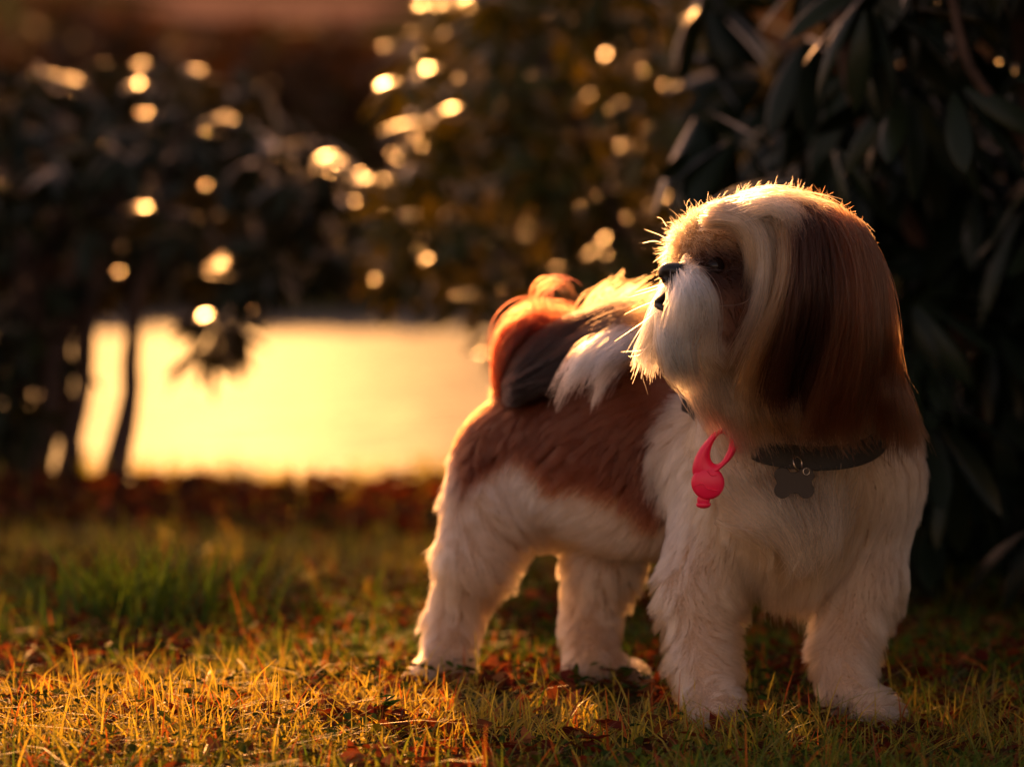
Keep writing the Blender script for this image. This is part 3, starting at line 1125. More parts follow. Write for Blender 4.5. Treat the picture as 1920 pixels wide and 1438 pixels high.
# ------------------------------------------------------------------ long hair: sheets of strands between guide lines
def sheet(guides, n, tones, k=12, root_j=0.003, tip_j=0.010, depth_j=0.006, cut=(0.75, 1.0), wave=0.004, per=12, clump=0.6, push=0.002, start=0.0):
    """guides: list of lists of (px, py, d); tones: one colour per guide"""
    Gd = np.stack([catmull([P(*c) for c in g], k) for g in guides])
    m = len(guides)
    tn = np.asarray(tones, float)
    u = rng.uniform(0, m - 1, n)
    i = np.minimum(u.astype(int), m - 2)
    f = u - i
    base = Gd[i] * (1 - f)[:, None, None] + Gd[i + 1] * f[:, None, None]
    t = np.linspace(0, 1, k)[None, :, None]
    jr = np.clip(rng.normal(0, 1, (n, 1, 3)), -1.6, 1.6)
    jt = np.clip(rng.normal(0, 1, (n, 1, 3)), -1.6, 1.6)
    pts = base + jr * root_j * (1 - t) + jt * tip_j * t ** 1.5
    dep = np.abs(rng.normal(0, depth_j, (n, 1)))
    pts[:, :, 1] -= dep * np.sin(np.linspace(0.4, 2.6, k))[None, :]
    ph = np.stack([u * 6, np.zeros(n), np.zeros(n)], 1)
    for j in range(k):
        pts[:, j] += wave * (j / (k - 1)) * vnoise(pts[:, j] * 0.6 + ph * 0.02, 40)
    # cut to different lengths by resampling
    c = rng.uniform(*cut, n)
    b0 = rng.uniform(0, start, n)[:, None] * c[:, None] if start else 0.0
    s = (b0 + np.linspace(0, 1, k)[None, :] * (c[:, None] - b0)) * (k - 1)
    a0 = np.minimum(s.astype(int), k - 2)
    fr = (s - a0)[..., None]
    rows = np.arange(n)[:, None]
    pts = pts[rows, a0] * (1 - fr) + pts[rows, a0 + 1] * fr
    # locks
    ng = max(2, n // per)
    o = np.argsort(u[:ng])
    g = o[np.clip(np.searchsorted(u[:ng][o], u), 0, ng - 1)]
    cl = np.clip(clump * rng.uniform(0.4, 1.2, (n, 1, 1)), 0, 0.95) * t ** 1.2
    pts = pts * (1 - cl) + (pts[g] + (pts - pts[g]) * 0.2) * cl
    for j in range(1, k):
        sd = sample(V, pts[:, j])
        need = np.clip(push - sd, 0, 0.03)
        pts[:, j] += unit(sample(G, pts[:, j])) * need[:, None]
    lock = np.clip(rng.normal(1, 0.28, ng), 0.35, 1.8)[g]
    tone = (tn[i] * (1 - f)[:, None] + tn[i + 1] * f[:, None]) * lock[:, None] * rng.normal(1, 0.1, (n, 1))
    return pts, tone


def cat(*sheets, k=12):
    out = []
    for p, _ in sheets:
        q = np.linspace(0, p.shape[1] - 1, k)
        i = np.minimum(q.astype(int), p.shape[1] - 2)
        f = (q - i)[None, :, None]
        out.append(p[:, i] * (1 - f) + p[:, i + 1] * f)
    return np.concatenate(out), np.concatenate([s[1] for s in sheets])


long_mat = hair_mat('long_hair', 0.28, 0.35)
long_mat.node_tree.nodes['Principled Hair BSDF'].inputs['IOR'].default_value = 1.23

# ears: a leather flap with long hair over it
def ear(side, guides, tones, n, flap):
    C = np.array([P(*c) for row in flap for c in row]).reshape(len(flap), -1, 3)
    rr = np.stack([catmull(row, 7) for row in C])
    rr = np.stack([catmull(rr[:, j], 9) for j in range(7)], 1)
    th = 0.0012
    top, bot = rr.copy(), rr.copy()
    top[..., 1] -= th
    bot[..., 1] += th
    nv = rr.shape[0] * rr.shape[1]
    v = np.concatenate([top.reshape(-1, 3), bot.reshape(-1, 3)])
    f = []
    a_, b_ = rr.shape[:2]
    for x in range(a_ - 1):
        for y in range(b_ - 1):
            q0 = (x * b_ + y, x * b_ + y + 1, (x + 1) * b_ + y + 1, (x + 1) * b_ + y)
            f.append(q0)
            f.append(tuple(nv + z for z in q0[::-1]))
    bd = [(x * b_) for x in range(a_)] + [(a_ - 1) * b_ + y for y in range(1, b_)] + [x * b_ + b_ - 1 for x in range(a_ - 2, -1, -1)] + [y for y in range(b_ - 2, 0, -1)]
    for x in range(len(bd)):
        p0, p1 = bd[x], bd[(x + 1) % len(bd)]
        f.append((p0, p1, p1 + nv, p0 + nv))
    e = link('ear', mesh_from('ear', v, f), dog, ear_skin)
    pts, tn = sheet(guides, n, tones, k=14, root_j=0.004, tip_j=0.010, depth_j=0.010, cut=(0.74, 1.04), wave=0.016, per=70, clump=0.8)
    curves_obj('ear_hair', pts, tn, 0.00027, e, long_mat, 0.6)
    return e


ear_skin = simple_mat('ear_skin', (0.09, 0.045, 0.035), 0.8)
e_g = [
    [(1435, 392, 2.066), (1462, 430, 2.05), (1468, 520, 2.045), (1450, 620, 2.05), (1425, 700, 2.06), (1405, 740, 2.07)],
    [(1450, 386, 2.066), (1480, 425, 2.05), (1488, 520, 2.04), (1478, 640, 2.045), (1470, 740, 2.06), (1466, 790, 2.07)],
    [(1470, 382, 2.068), (1500, 420, 2.048), (1508, 540, 2.035), (1500, 680, 2.045), (1498, 780, 2.06), (1500, 815, 2.065)],
    [(1500, 384, 2.072), (1532, 430, 2.048), (1545, 560, 2.035), (1545, 700, 2.045), (1548, 800, 2.06), (1552, 826, 2.065)],
    [(1535, 394, 2.078), (1572, 450, 2.052), (1590, 580, 2.04), (1595, 710, 2.05), (1600, 800, 2.065), (1604, 822, 2.07)],
    [(1570, 410, 2.085), (1608, 470, 2.065), (1630, 600, 2.055), (1638, 710, 2.065), (1640, 790, 2.08), (1640, 812, 2.085)],
    [(1595, 428, 2.10), (1638, 490, 2.085), (1662, 600, 2.08), (1672, 690, 2.09), (1672, 760, 2.10), (1670, 785, 2.105)],
    [(1605, 440, 2.13), (1652, 505, 2.12), (1678, 600, 2.115), (1690, 670, 2.12), (1692, 730, 2.13), (1690, 750, 2.135)],
]
EARB = np.array([0.22, 0.085, 0.042])
e_t = [TAN * 0.7, DARK * 1.5, DARK * 0.7, DARK * 0.85, EARB * 0.6, EARB * 0.62, EARB * 0.75, EARB * 0.85]
near_ear = ear('near', e_g, e_t, 10500,
               [[(1480, 405, 2.068), (1540, 408, 2.07), (1600, 440, 2.085)], [(1492, 500, 2.055), (1560, 510, 2.052), (1630, 530, 2.075)],
                [(1500, 620, 2.055), (1565, 640, 2.05), (1630, 640, 2.075)], [(1530, 715, 2.062), (1565, 725, 2.06), (1600, 715, 2.07)]])
far_g = [[(px - 60, py, 2.205 + 0.02 * j) for (px, py, _), j in zip(g, (0, 1, 1.2, 1.2, 1, 1))] for g in e_g[2:7]]
far_ear = ear('far', far_g, [DARK, DARK * 1.4, BROWN, BROWN, BROWN], 3500,
              [[(1430, 405, 2.20), (1480, 408, 2.20), (1540, 440, 2.20)], [(1430, 500, 2.22), (1500, 510, 2.22), (1570, 530, 2.21)],
               [(1440, 600, 2.225), (1500, 610, 2.225), (1570, 610, 2.22)]])

# pale tresses sweeping over the cheek in front of the ear, and the brow fringe
tr1 = sheet([[(1330, 395, 2.075), (1385, 405, 2.058), (1425, 445, 2.046), (1440, 530, 2.042), (1425, 630, 2.05), (1395, 700, 2.06)],
             [(1360, 385, 2.076), (1410, 395, 2.06), (1448, 440, 2.047), (1458, 540, 2.042), (1440, 650, 2.05), (1420, 730, 2.062)],
             [(1390, 380, 2.078), (1440, 390, 2.06), (1475, 430, 2.048), (1480, 520, 2.045), (1462, 640, 2.05), (1445, 720, 2.06)]],
            2000, [CREAM * 0.95, CREAM * 0.7, TAN * 0.7], k=12, tip_j=0.012, cut=(0.45, 1.0), per=40, clump=0.82, wave=0.010)
tr2 = sheet([[(1320, 420, 2.068), (1360, 418, 2.058), (1395, 450, 2.05), (1410, 510, 2.05), (1405, 560, 2.055)],
             [(1340, 405, 2.07), (1390, 405, 2.058), (1425, 440, 2.048), (1435, 510, 2.046), (1428, 590, 2.052)]],
            900, [TAN * 0.8, CREAM], k=10, tip_j=0.007, cut=(0.5, 1.0), per=16)
crown = sheet([[(1345, 398, 2.10), (1395, 376, 2.095), (1450, 378, 2.085), (1500, 400, 2.075), (1520, 430, 2.065)],
               [(1370, 388, 2.125), (1425, 372, 2.12), (1490, 374, 2.11), (1550, 398, 2.10), (1590, 440, 2.09)],
               [(1395, 384, 2.15), (1455, 372, 2.15), (1530, 382, 2.14), (1590, 410, 2.13), (1630, 455, 2.12)],
               [(1400, 384, 2.18), (1470, 374, 2.18), (1550, 395, 2.17), (1610, 430, 2.16), (1650, 490, 2.15)]],
              5200, [CREAM * 1.1, CREAM, TAN, BROWN * 1.2], k=10, root_j=0.004, tip_j=0.005, depth_j=0.003, cut=(0.35, 0.95), per=14, wave=0.005, start=0.7, clump=0.75)
tousle = sheet([[(1375, 400, 2.066), (1420, 382, 2.052), (1475, 388, 2.042), (1520, 425, 2.04), (1530, 470, 2.045)],
                [(1400, 415, 2.062), (1445, 398, 2.048), (1492, 412, 2.04), (1515, 460, 2.038), (1505, 510, 2.042)],
                [(1385, 385, 2.08), (1440, 368, 2.066), (1500, 376, 2.054), (1560, 410, 2.05), (1590, 460, 2.05)]],
               1100, [CREAM * 1.05, CREAM * 0.85, TAN], k=10, root_j=0.006, tip_j=0.012, cut=(0.3, 1.0), per=34, clump=0.85, wave=0.009, start=0.4)
p3, t3 = cat(tr1, tr2, crown, tousle)
curves_obj('head_hair', p3, t3, 0.00025, dog, long_mat, 0.6)

# moustache, beard and chin
W1 = WHITE * 1.16
mo = sheet([[(1262, 530, 2.036), (1256, 556, 2.028), (1254, 590, 2.026), (1264, 630, 2.034)],
            [(1272, 526, 2.034), (1272, 550, 2.018), (1276, 600, 2.016), (1286, 650, 2.03)],
            [(1284, 522, 2.036), (1294, 540, 2.018), (1302, 590, 2.014), (1308, 660, 2.03)],
            [(1296, 518, 2.04), (1318, 536, 2.024), (1332, 580, 2.022), (1334, 670, 2.04)],
            [(1300, 512, 2.044), (1330, 536, 2.034), (1346, 595, 2.034), (1346, 690, 2.046)]],
           1000, [W1, W1, W1, W1, W1 * 0.92], k=10, root_j=0.003, tip_j=0.008, depth_j=0.004, cut=(0.35, 1.0), per=9, clump=0.85, wave=0.007)
mo2 = sheet([[(1274, 524, 2.034), (1262, 548, 2.016), (1262, 580, 2.012), (1276, 610, 2.016)],
             [(1286, 520, 2.036), (1298, 536, 2.014), (1308, 580, 2.010), (1314, 630, 2.018)],
             [(1296, 514, 2.04), (1322, 530, 2.020), (1336, 570, 2.018), (1340, 640, 2.032)]],
            420, [W1, W1, W1], k=10, root_j=0.004, tip_j=0.010, depth_j=0.005, cut=(0.4, 1.0), per=10, clump=0.9, wave=0.010)
nb = sheet([[(1288, 505, 2.045), (1300, 496, 2.04), (1316, 500, 2.04)], [(1290, 518, 2.04), (1308, 514, 2.032), (1326, 526, 2.036)],
            [(1280, 497, 2.05), (1284, 482, 2.05), (1292, 468, 2.05)]], 380, [CREAM, W1, TAN], k=6, root_j=0.003, tip_j=0.004, per=8)
bd1 = sheet([[(1262, 545, 2.055), (1235, 570, 2.05), (1215, 610, 2.052), (1196, 670, 2.06)],
             [(1255, 570, 2.06), (1230, 600, 2.06), (1212, 640, 2.062), (1200, 690, 2.068)],
             [(1262, 590, 2.075), (1242, 615, 2.08), (1225, 650, 2.084), (1215, 695, 2.088)],
             [(1270, 560, 2.085), (1248, 590, 2.095), (1230, 640, 2.10), (1222, 680, 2.10)]],
            2600, [W1, W1, W1, W1], k=10, root_j=0.004, tip_j=0.006, cut=(0.5, 1.05), per=10, depth_j=0.003)
ch = sheet([[(1245, 605, 2.045), (1240, 640, 2.035), (1255, 690, 2.035), (1290, 730, 2.05)],
            [(1265, 600, 2.04), (1268, 640, 2.028), (1285, 690, 2.03), (1310, 735, 2.045)],
            [(1295, 600, 2.04), (1302, 650, 2.03), (1315, 700, 2.035), (1335, 735, 2.05)]],
           1500, [W1, W1 * 0.95, CREAM], k=9, root_j=0.005, tip_j=0.005, cut=(0.5, 1.0), per=14, depth_j=0.004)
p4, t4 = cat(mo, mo2, nb, bd1, ch)
qq = to_px(p4.reshape(-1, 3)).reshape(len(p4), -1, 2)
gap = ((((qq[..., 0] - 1240) / 15) ** 2 + ((qq[..., 1] - 571) / 14) ** 2 < 1) | (((qq[..., 0] - 1253) / 9) ** 2 + ((qq[..., 1] - 543) / 14) ** 2 < 1)).any(1)
keep_ = ~gap | (rng.uniform(size=len(p4)) < 0.22)
p4, t4 = p4[keep_], t4[keep_]
curves_obj('beard', p4, t4, 0.00030, dog, long_mat, 0.6)

wh = []
for (x0, y0, x1, y1, x2, y2) in ((1262, 530, 1220, 545, 1178, 558), (1262, 527, 1230, 536, 1190, 548), (1240, 575, 1210, 600, 1152, 640), (1245, 590, 1215, 650, 1165, 660),
                                 (1238, 560, 1200, 575, 1170, 590), (1290, 580, 1290, 640, 1278, 680), (1286, 560, 1278, 620, 1256, 668), (1345, 575, 1400, 565, 1420, 520),
                                 (1240, 600, 1205, 660, 1178, 668), (1245, 445, 1235, 440, 1208, 430), (1240, 455, 1225, 452, 1205, 456), (1250, 425, 1240, 410, 1232, 408),
                                 (1250, 470, 1240, 480, 1225, 492), (1236, 620, 1205, 690, 1215, 740)):
    wh.append(catmull([P(x0, y0, 2.045), P(x1, y1, 2.035), P(x2, y2, 2.035)], 10))
curves_obj('whiskers', np.array(wh), np.tile(W1, (len(wh), 1)), 0.00028, dog, long_mat, 0.8)

# throat ruff falling over the collar
ruff = sheet([[(1305, 695, 2.105), (1300, 735, 2.10), (1304, 775, 2.105), (1308, 805, 2.115)],
              [(1330, 700, 2.10), (1335, 745, 2.088), (1345, 795, 2.088), (1352, 835, 2.098)],
              [(1370, 705, 2.095), (1382, 755, 2.08), (1394, 805, 2.08), (1402, 850, 2.092)],
              [(1405, 705, 2.092), (1424, 755, 2.076), (1438, 800, 2.078), (1448, 838, 2.09)],
              [(1450, 715, 2.085), (1470, 765, 2.072), (1490, 800, 2.078), (1500, 832, 2.09)],
              [(1500, 725, 2.075), (1520, 770, 2.067), (1535, 810, 2.075), (1540, 830, 2.09)]],
             6000, [CREAM * 0.9, CREAM * 0.8, CREAM * 0.7, TAN * 0.8, TAN * 0.7, TAN * 0.5], k=9, root_j=0.009, tip_j=0.007, cut=(0.5, 1.0), per=36, clump=0.82, wave=0.007)
bib = sheet([[(1390, 930, 2.15), (1400, 985, 2.135), (1425, 1030, 2.14), (1455, 1055, 2.15)],
             [(1440, 920, 2.145), (1450, 985, 2.128), (1470, 1040, 2.132), (1486, 1072, 2.145)],
             [(1500, 920, 2.145), (1505, 985, 2.128), (1503, 1040, 2.132), (1497, 1078, 2.145)],
             [(1560, 930, 2.15), (1555, 985, 2.135), (1535, 1030, 2.14), (1515, 1062, 2.15)]],
            2600, [CREAM, CREAM * 1.05, CREAM, CREAM * 0.85], k=9, root_j=0.014, tip_j=0.011, cut=(0.35, 1.0), per=60, clump=0.9, wave=0.012)
mane = sheet([[(1630, 660, 2.10), (1640, 730, 2.085), (1640, 800, 2.09), (1630, 850, 2.10)],
              [(1650, 670, 2.12), (1672, 740, 2.105), (1678, 800, 2.11), (1675, 865, 2.12)],
              [(1660, 690, 2.16), (1692, 750, 2.15), (1708, 810, 2.15), (1712, 865, 2.16)],
              [(1650, 690, 2.22), (1695, 750, 2.21), (1718, 810, 2.21), (1726, 860, 2.21)]],
             2200, [EARB * 0.5, EARB * 0.5, EARB * 0.55, EARB * 0.55], k=9, root_j=0.006, tip_j=0.008, depth_j=0.003, cut=(0.5, 1.0), per=30, clump=0.75, wave=0.006)
p5, t5 = cat(ruff, bib, mane)
curves_obj('chest_hair', p5, t5, 0.0002, dog, long_mat, 0.65)

# tail plume curling over the back
RED = np.array([0.060, 0.0105, 0.003])
tl1 = sheet([[(948, 745, 2.425), (930, 670, 2.425), (945, 608, 2.42), (1000, 575, 2.41), (1068, 585, 2.39), (1125, 622, 2.37)],
             [(954, 745, 2.42), (942, 672, 2.415), (964, 620, 2.41), (1014, 595, 2.40), (1072, 604, 2.38), (1120, 640, 2.36)],
             [(962, 745, 2.41), (955, 680, 2.405), (984, 640, 2.40), (1030, 622, 2.39), (1083, 626, 2.37), (1130, 650, 2.35)]],
            650, [RED * 0.9, RED * 0.8, RED * 0.4], k=14, root_j=0.006, tip_j=0.014, depth_j=0.012, cut=(0.3, 1.08), per=24, wave=0.005, clump=0.75)
tl2 = sheet([[(965, 738, 2.395), (985, 682, 2.385), (1040, 630, 2.375), (1120, 602, 2.35), (1210, 590, 2.33)],
             [(970, 738, 2.385), (1000, 697, 2.375), (1060, 650, 2.36), (1140, 618, 2.335), (1220, 606, 2.32)],
             [(975, 735, 2.375), (1010, 705, 2.365), (1060, 675, 2.34), (1130, 645, 2.31), (1210, 630, 2.295)],
             [(980, 738, 2.37), (1020, 728, 2.345), (1080, 718, 2.32), (1150, 695, 2.30), (1215, 660, 2.29)]],
            4000, [BLACK * 0.5, BLACK * 0.4, BLACK * 0.5, BLACK], k=12, root_j=0.007, tip_j=0.011, depth_j=0.010, cut=(0.4, 1.0), per=26, clump=0.75, wave=0.006)
BW = np.array([0.74, 0.72, 0.72])
tl3 = sheet([[(1170, 632, 2.310), (1105, 645, 2.280), (1050, 685, 2.268), (1012, 755, 2.272)],
             [(1185, 642, 2.300), (1135, 662, 2.270), (1090, 700, 2.260), (1060, 758, 2.262)],
             [(1205, 652, 2.295), (1175, 672, 2.266), (1140, 710, 2.256), (1112, 755, 2.257)]],
            1300, [BW * 0.85, BW * 0.85, BW * 0.6], k=10, root_j=0.007, tip_j=0.008, cut=(0.6, 1.04), per=40, clump=0.88, wave=0.008)
tl4 = sheet([[(1100, 630, 2.38), (1098, 592, 2.385), (1120, 562, 2.385), (1165, 540, 2.38)],
             [(1140, 630, 2.37), (1150, 590, 2.37), (1175, 562, 2.37), (1215, 545, 2.37)],
             [(1190, 635, 2.36), (1200, 598, 2.355), (1230, 570, 2.36), (1265, 560, 2.36)],
             [(1240, 620, 2.35), (1250, 580, 2.35), (1270, 560, 2.35), (1300, 555, 2.35)]],
            650, [TAN * 0.10, TAN * 0.16, TAN * 0.16, TAN * 0.16], k=9, root_j=0.010, tip_j=0.014, cut=(0.3, 1.0), per=16, clump=0.75, wave=0.006)
tl5 = sheet([[(1010, 600, 2.40), (1000, 555, 2.40), (1030, 530, 2.40), (1075, 565, 2.39)], [(1040, 605, 2.40), (1020, 550, 2.40), (1050, 538, 2.40), (1088, 580, 2.39)]],
            24, [RED, RED], k=12, tip_j=0.008, root_j=0.005, cut=(0.8, 1.0))
p6, t6 = cat(tl1, tl2, tl3, tl4, tl5)
curves_obj('tail_hair', p6, t6, 0.00022, dog, long_mat, 0.6)


# ------------------------------------------------------------------ nose, eyes, mouth
def blob(center, rx, ry, rz, seg=20, rings=14, fn=None):
    th = np.linspace(0, math.pi, rings)
    ph = np.linspace(0, 2 * math.pi, seg, endpoint=False)
    v = []
    for a in th:
        for b_ in ph:
            v.append((math.sin(a) * math.cos(b_), math.sin(a) * math.sin(b_), math.cos(a)))
    v = np.array(v)
    if fn is not None:
        v = fn(v)
    v = v * np.array([rx, ry, rz]) + center
    f = []
    for i in range(rings - 1):
        for j in range(seg):
            j2 = (j + 1) % seg
            f.append((i * seg + j, (i + 1) * seg + j, (i + 1) * seg + j2, i * seg + j2))
    return v, np.array(f)


nose_mat = simple_mat('nose_leather', (0.012, 0.010, 0.011), 0.38, noise=0.4, nscale=400)


def nose_fn(v):
    v = np.sign(v) * np.abs(v) ** 0.75          # squarish pad
    nost = np.exp(-(((v[:, 0] + 0.45) / 0.25) ** 2 + ((v[:, 2] + 0.15) / 0.3) ** 2)) * (v[:, 1] < 0)
    v[:, 1] += 0.45 * nost
    v[:, 0] *= 1 - 0.18 * (v[:, 2] < -0.2)
    return v


nv_, nf_ = blob(P(1263, 515, 2.048), 0.0108, 0.0120, 0.0088, 28, 20, nose_fn)
link('nose', mesh_from('nose', nv_, nf_), dog, nose_mat)
lip_mat = simple_mat('lip', (0.02, 0.014, 0.014), 0.5)
lv, lf = tube(catmull([P(1262, 528, 2.034), P(1254, 545, 2.032), P(1243, 558, 2.036), P(1233, 570, 2.042), P(1242, 577, 2.034), P(1256, 588, 2.028)], 16), np.array([1.8, 1.8, 1.8, 1.9, 2.0, 2.2, 2.6, 2.9, 3.1, 3.0, 2.8, 2.6, 2.3, 2.0, 1.8, 1.5]) * 0.001, 8)
link('mouth', mesh_from('mouth', lv, lf), dog, lip_mat)
eye_mat = simple_mat('eyeball', (0.010, 0.005, 0.004), 0.06)
eye_mat.node_tree.nodes['Principled BSDF'].inputs['Specular IOR Level'].default_value = 0.25
for c in (EYE, EYE + np.array([0.0, 0.062, 0.0])):
    ev, ef = blob(c, 0.0072, 0.0072, 0.0068)
    link('eye', mesh_from('eye', ev, ef), dog, eye_mat)

# ------------------------------------------------------------------ collar, bone tag, red clip light
collar = link('dog_collar', None, loc=tuple(RING[0]))
tag(collar, 'dark grey fabric collar round the neck of the dog, half hidden by hair', 'collar')
band_mat = simple_mat('collar_webbing', (0.032, 0.030, 0.030), 0.75, noise=0.35, nscale=900)


def band(path, half_w, thick):
    n = len(path)
    cen = path.mean(0)
    out_ = unit(path - cen)
    out_[:, 2] = 0
    out_ = unit(out_)
    up = np.array([0, 0, 1.0])
    prof = [(-thick, -half_w * 0.92), (0, -half_w), (thick * 0.6, -half_w * 0.85), (thick * 0.75, 0), (thick * 0.6, half_w * 0.85), (0, half_w), (-thick, half_w * 0.92)]
    v = np.stack([path + out_ * a_ + up * b_ + out_ * (-0.22 * b_) for a_, b_ in prof], 1)
    k = len(prof)
    f = []
    for i in range(n):
        i2 = (i + 1) % n
        for j in range(k):
            j2 = (j + 1) % k
            f.append((i * k + j, i2 * k + j, i2 * k + j2, i * k + j2))
    return v.reshape(-1, 3), f


bv, bf = band(RING, 0.0088, 0.002)
link('strap', mesh_from('strap', bv - RING[0], bf), collar, band_mat)
metal = simple_mat('dark_metal', (0.035, 0.028, 0.026), 0.42, 0.45)
steel = simple_mat('ring_metal', (0.45, 0.40, 0.36), 0.25, 1.0)


def torus(center, r, t, nrm, n=28, s=8):
    nrm = unit(np.asarray(nrm, float))
    a_ = unit(np.cross(nrm, [0, 0, 1.0]))
    b_ = np.cross(nrm, a_)
    th = np.linspace(0, 2 * math.pi, n, endpoint=False)
    v, f = [], []
    for x in th:
        c = a_ * math.cos(x) + b_ * math.sin(x)
        for y in np.linspace(0, 2 * math.pi, s, endpoint=False):
            v.append(center + c * (r + t * math.cos(y)) + nrm * t * math.sin(y))
    for i in range(n):
        for j in range(s):
            f.append((i * s + j, ((i + 1) % n) * s + j, ((i + 1) % n) * s + (j + 1) % s, i * s + (j + 1) % s))
    return np.array(v), f


def plate(outline, y0, y1, bev):
    """2D outline (x,z) extruded along y, edges bevelled; fan caps as quads via centre rings"""
    o = np.asarray(outline, float)
    c = o.mean(0)
    n = len(o)
    nx_ = unit(np.roll(o, -1, 0) - np.roll(o, 1, 0))
    nrm = np.stack([nx_[:, 1], -nx_[:, 0]], 1)
    if ((o - c) * nrm).sum() < 0:
        nrm = -nrm
    rings = []
    for (ins, y) in ((0.98, y0), (bev, y0), (0, y0 + bev), (0, y1 - bev), (bev, y1), (0.98, y1)):
        pts = (o * (1 - ins) + c * ins) if ins == 0.98 else o - nrm * ins
        rings.append(np.stack([pts[:, 0], np.full(n, y), pts[:, 1]], 1))
    v = np.concatenate(rings)
    f = []
    for k in range(len(rings) - 1):
        for i in range(n):
            i2 = (i + 1) % n
            f.append((k * n + i, k * n + i2, (k + 1) * n + i2, (k + 1) * n + i))
    return v, f


TAG_D = 2.112
tc = P(1489, 905, TAG_D)
u_ = TAG_D / FPX
bone = link('bone_tag', None, loc=tuple(tc))
tag(bone, 'dark metal bone-shaped tag hanging from the collar on the chest of the dog', 'tag')
ol = []
for cx, cz, a0, a1 in ((22, 14, -45, 157), (-22, 14, 23, 225), (-22, -14, 135, 337), (22, -14, 203, 405)):
    for a_ in np.linspace(R(a0), R(a1), 12):
        ol.append(((cx + 15.5 * math.cos(a_)) * u_, (cz + 15.5 * math.sin(a_)) * u_))
pv, pf = plate(ol, -0.0009, 0.0009, 0.0004)
link('plate', mesh_from('plate', pv, pf, False), bone, metal)
tv, tf = torus((P(1496, 869, TAG_D) - tc), 0.0052, 0.0007, (0.75, -0.6, 0.25))
link('ring', mesh_from('ring', tv, tf), bone, steel)
tv, tf = torus((P(1512, 884, TAG_D - 0.001) - tc), 0.0024, 0.0005, (0.1, -1, 0.0), 18, 6)
link('eyelet', mesh_from('eyelet', tv, tf), bone, steel)

LD = 2.106
lc = P(1327, 905, LD)
u_ = LD / FPX
red = simple_mat('red_silicone', (0.95, 0.015, 0.09), 0.4, sss=0.2)
clip = link('clip_light', None, loc=tuple(lc))
tag(clip, 'bright red silicone clip light hanging on the left side of the dog chest', 'safety light')


def disc(cx, cz, r, y0, y1, bev, n=40):
    th = np.linspace(0, 2 * math.pi, n, endpoint=False)
    return plate([((cx + r * math.cos(x)) * u_, (cz + r * math.sin(x)) * u_) for x in th], y0, y1, bev)


v, f = disc(0, 0, 31, -0.0055, 0.004, 0.0022)
link('body', mesh_from('body', v, f), clip, red)
# flat embossed lines on the face of the disc
for pts in ([(-2, 24), (6, 15), (16, 16)], [(-26, -4), (-10, -1), (-2, -10), (20, -14)]):
    pa = [(x * u_, -0.0056, z * u_) for x, z in pts]
    v, f = tube(catmull(pa, 12), [0.0005] * 12, 6)
    link('relief', mesh_from('relief', v, f), clip, red)
# loop
outer = [(-31, 0), (-30, 20), (-25, 45), (-16, 63), (0, 83), (12, 96), (23, 104), (36, 104), (51, 96), (59, 80), (55, 63), (46, 48), (36, 36), (24, 29), (10, 12), (-10, 0)]
inner = [(24, 95), (10, 75), (4, 55), (7, 40), (14, 33), (24, 38), (31, 49), (38, 64), (40, 80), (35, 91)]


def ray_hit(poly, c, a_):
    d = np.array([math.cos(a_), math.sin(a_)])
    best = 0
    for k in range(len(poly)):
        p0, p1 = np.array(poly[k], float) - c, np.array(poly[(k + 1) % len(poly)], float) - c
        e = p1 - p0
        den = d[0] * e[1] - d[1] * e[0]
        if abs(den) < 1e-9:
            continue
        t_ = (p0[0] * e[1] - p0[1] * e[0]) / den
        u = (p0[0] * d[1] - p0[1] * d[0]) / den
        if -1e-6 <= u <= 1 + 1e-6 and t_ > best:
            best = t_
    return c + d * best


hc_ = np.array([23.0, 62.0])
NL, NS = 48, 12
ro = np.array([np.linalg.norm(ray_hit(outer, hc_, a_) - hc_) for a_ in np.linspace(0, 2 * math.pi, NL, endpoint=False)])
ri = np.array([np.linalg.norm(ray_hit(inner, hc_, a_) - hc_) for a_ in np.linspace(0, 2 * math.pi, NL, endpoint=False)])
for _ in range(4):
    ro = (np.roll(ro, 1) + 2 * ro + np.roll(ro, -1)) / 4
    ri = (np.roll(ri, 1) + 2 * ri + np.roll(ri, -1)) / 4
v, f = [], []
for i in range(NL):
    a_ = 2 * math.pi * i / NL
    d_ = np.array([math.cos(a_), math.sin(a_)])
    for j in range(NS):
        b_ = 2 * math.pi * j / NS
        rr_ = (ro[i] + ri[i]) / 2 + (ro[i] - ri[i]) / 2 * math.cos(b_)
        c2 = hc_ + d_ * rr_
        v.append((c2[0] * u_, -0.0055 * math.sin(b_), c2[1] * u_))
        f.append((i * NS + j, ((i + 1) % NL) * NS + j, ((i + 1) % NL) * NS + (j + 1) % NS, i * NS + (j + 1) % NS))
v = np.array(v)
link('loop', mesh_from('loop', v, f), clip, red)
v, f = disc(-8, -32, 12, -0.003, 0.003, 0.001, 20)
v2, f2 = blob(np.array([-8 * u_, 0, -41 * u_]), 14 * u_, 0.0042, 7.5 * u_)
v, f = join_parts([(v, f), (v2, f2)])
link('knob', mesh_from('knob', v, f), clip, red)

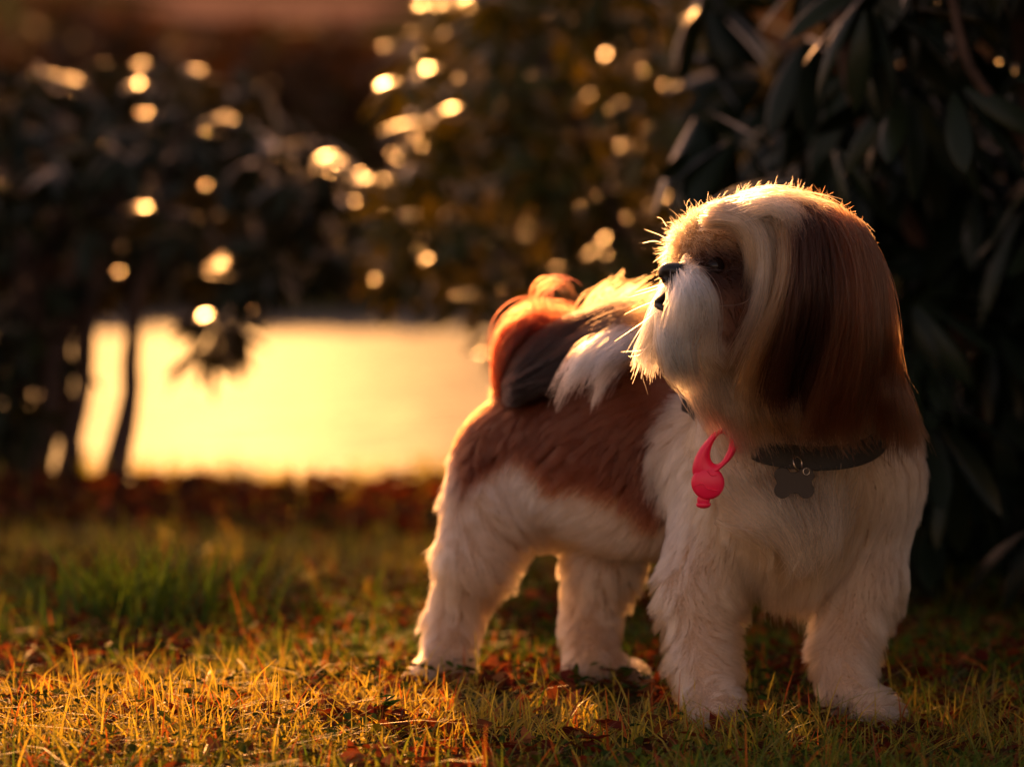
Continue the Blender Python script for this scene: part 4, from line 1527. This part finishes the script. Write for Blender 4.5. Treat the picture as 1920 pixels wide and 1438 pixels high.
# ------------------------------------------------------------------ small weeds and fallen leaves one can tell apart
weed_mat = leafy_mat('weed_leaf', None, (0.05, 0.016, 0.014), (0.10, 0.03, 0.02), 0.6, 0.25, (0.5, 0.2, 0.06), 0.0)
weed_green = leafy_mat('clover_leaf', None, (0.03, 0.07, 0.016), (0.05, 0.10, 0.02), 0.6, 0.3, (0.4, 0.4, 0.1), 0.0)
stalk = simple_mat('weed_stalk', (0.08, 0.03, 0.02), 0.7)
ROUND = leaf_mesh('leaf', 1.0, 0.62, 0.25, 0.2, 6)
for kind, m in (('red', weed_mat), ('green', weed_green)):
    c = ROUND.copy()
    c.materials.append(m)
    MESHES[kind] = c


def weed(px, py, h, kind, label, lean=(0, 0)):
    d = CAM_H * FPX / (py - 500)
    c = P(px, py, d)
    c[2] = float(ground_z(c[0], c[1]))
    root = link('weed', None, loc=tuple(c))
    tag(root, label, 'weed')
    path = catmull([(0, 0, 0), (lean[0] * 0.4, 0, h * 0.5), (lean[0], lean[1], h)], 8)
    v, f = tube(path, np.linspace(0.0011, 0.0006, 8), 6)
    link('stem', mesh_from('stem', v, f), root, stalk)
    k = 0
    for i in range(2, 8):
        for s in range(3):
            a_ = k * 2.2 + s * 2.09 + random.gauss(0, 0.3)
            k += 1
            o = bpy.data.objects.new('leaf', MESHES[kind])
            o.parent = root
            o.matrix_basis = (Matrix.Translation(Vector(path[i])) @ Matrix.Rotation(a_, 4, 'Z') @ Matrix.Rotation(R(random.uniform(-5, 45)), 4, 'X')
                              @ Matrix.Scale((0.012 if i < 6 else 0.008) * random.uniform(0.7, 1.2), 4))
            col.objects.link(o)


weed(1552, 1345, 0.030, 'red', 'dark red leafy weed standing just left of the paw on the right', (0.008, 0))
weed(1585, 1352, 0.024, 'red', 'small dark weed at the toes of the front paw on the right', (-0.004, 0))
weed(1478, 1318, 0.02, 'red', 'reddish leafy weed between the two front legs of the dog', (0.005, 0))
weed(715, 1385, 0.022, 'green', 'green leafy weed in the sunlit grass left of the dog', (0.004, 0))
weed(20, 1335, 0.03, 'green', 'dark green weed clump at the left edge of the lawn', (0.01, 0))
weed(330, 1275, 0.03, 'red', 'brown withered weed standing in the sunlit grass on the left', (0.01, 0))
weed(745, 1400, 0.02, 'red', 'bright red leafed weed low in the grass near the bottom', (0.004, 0))
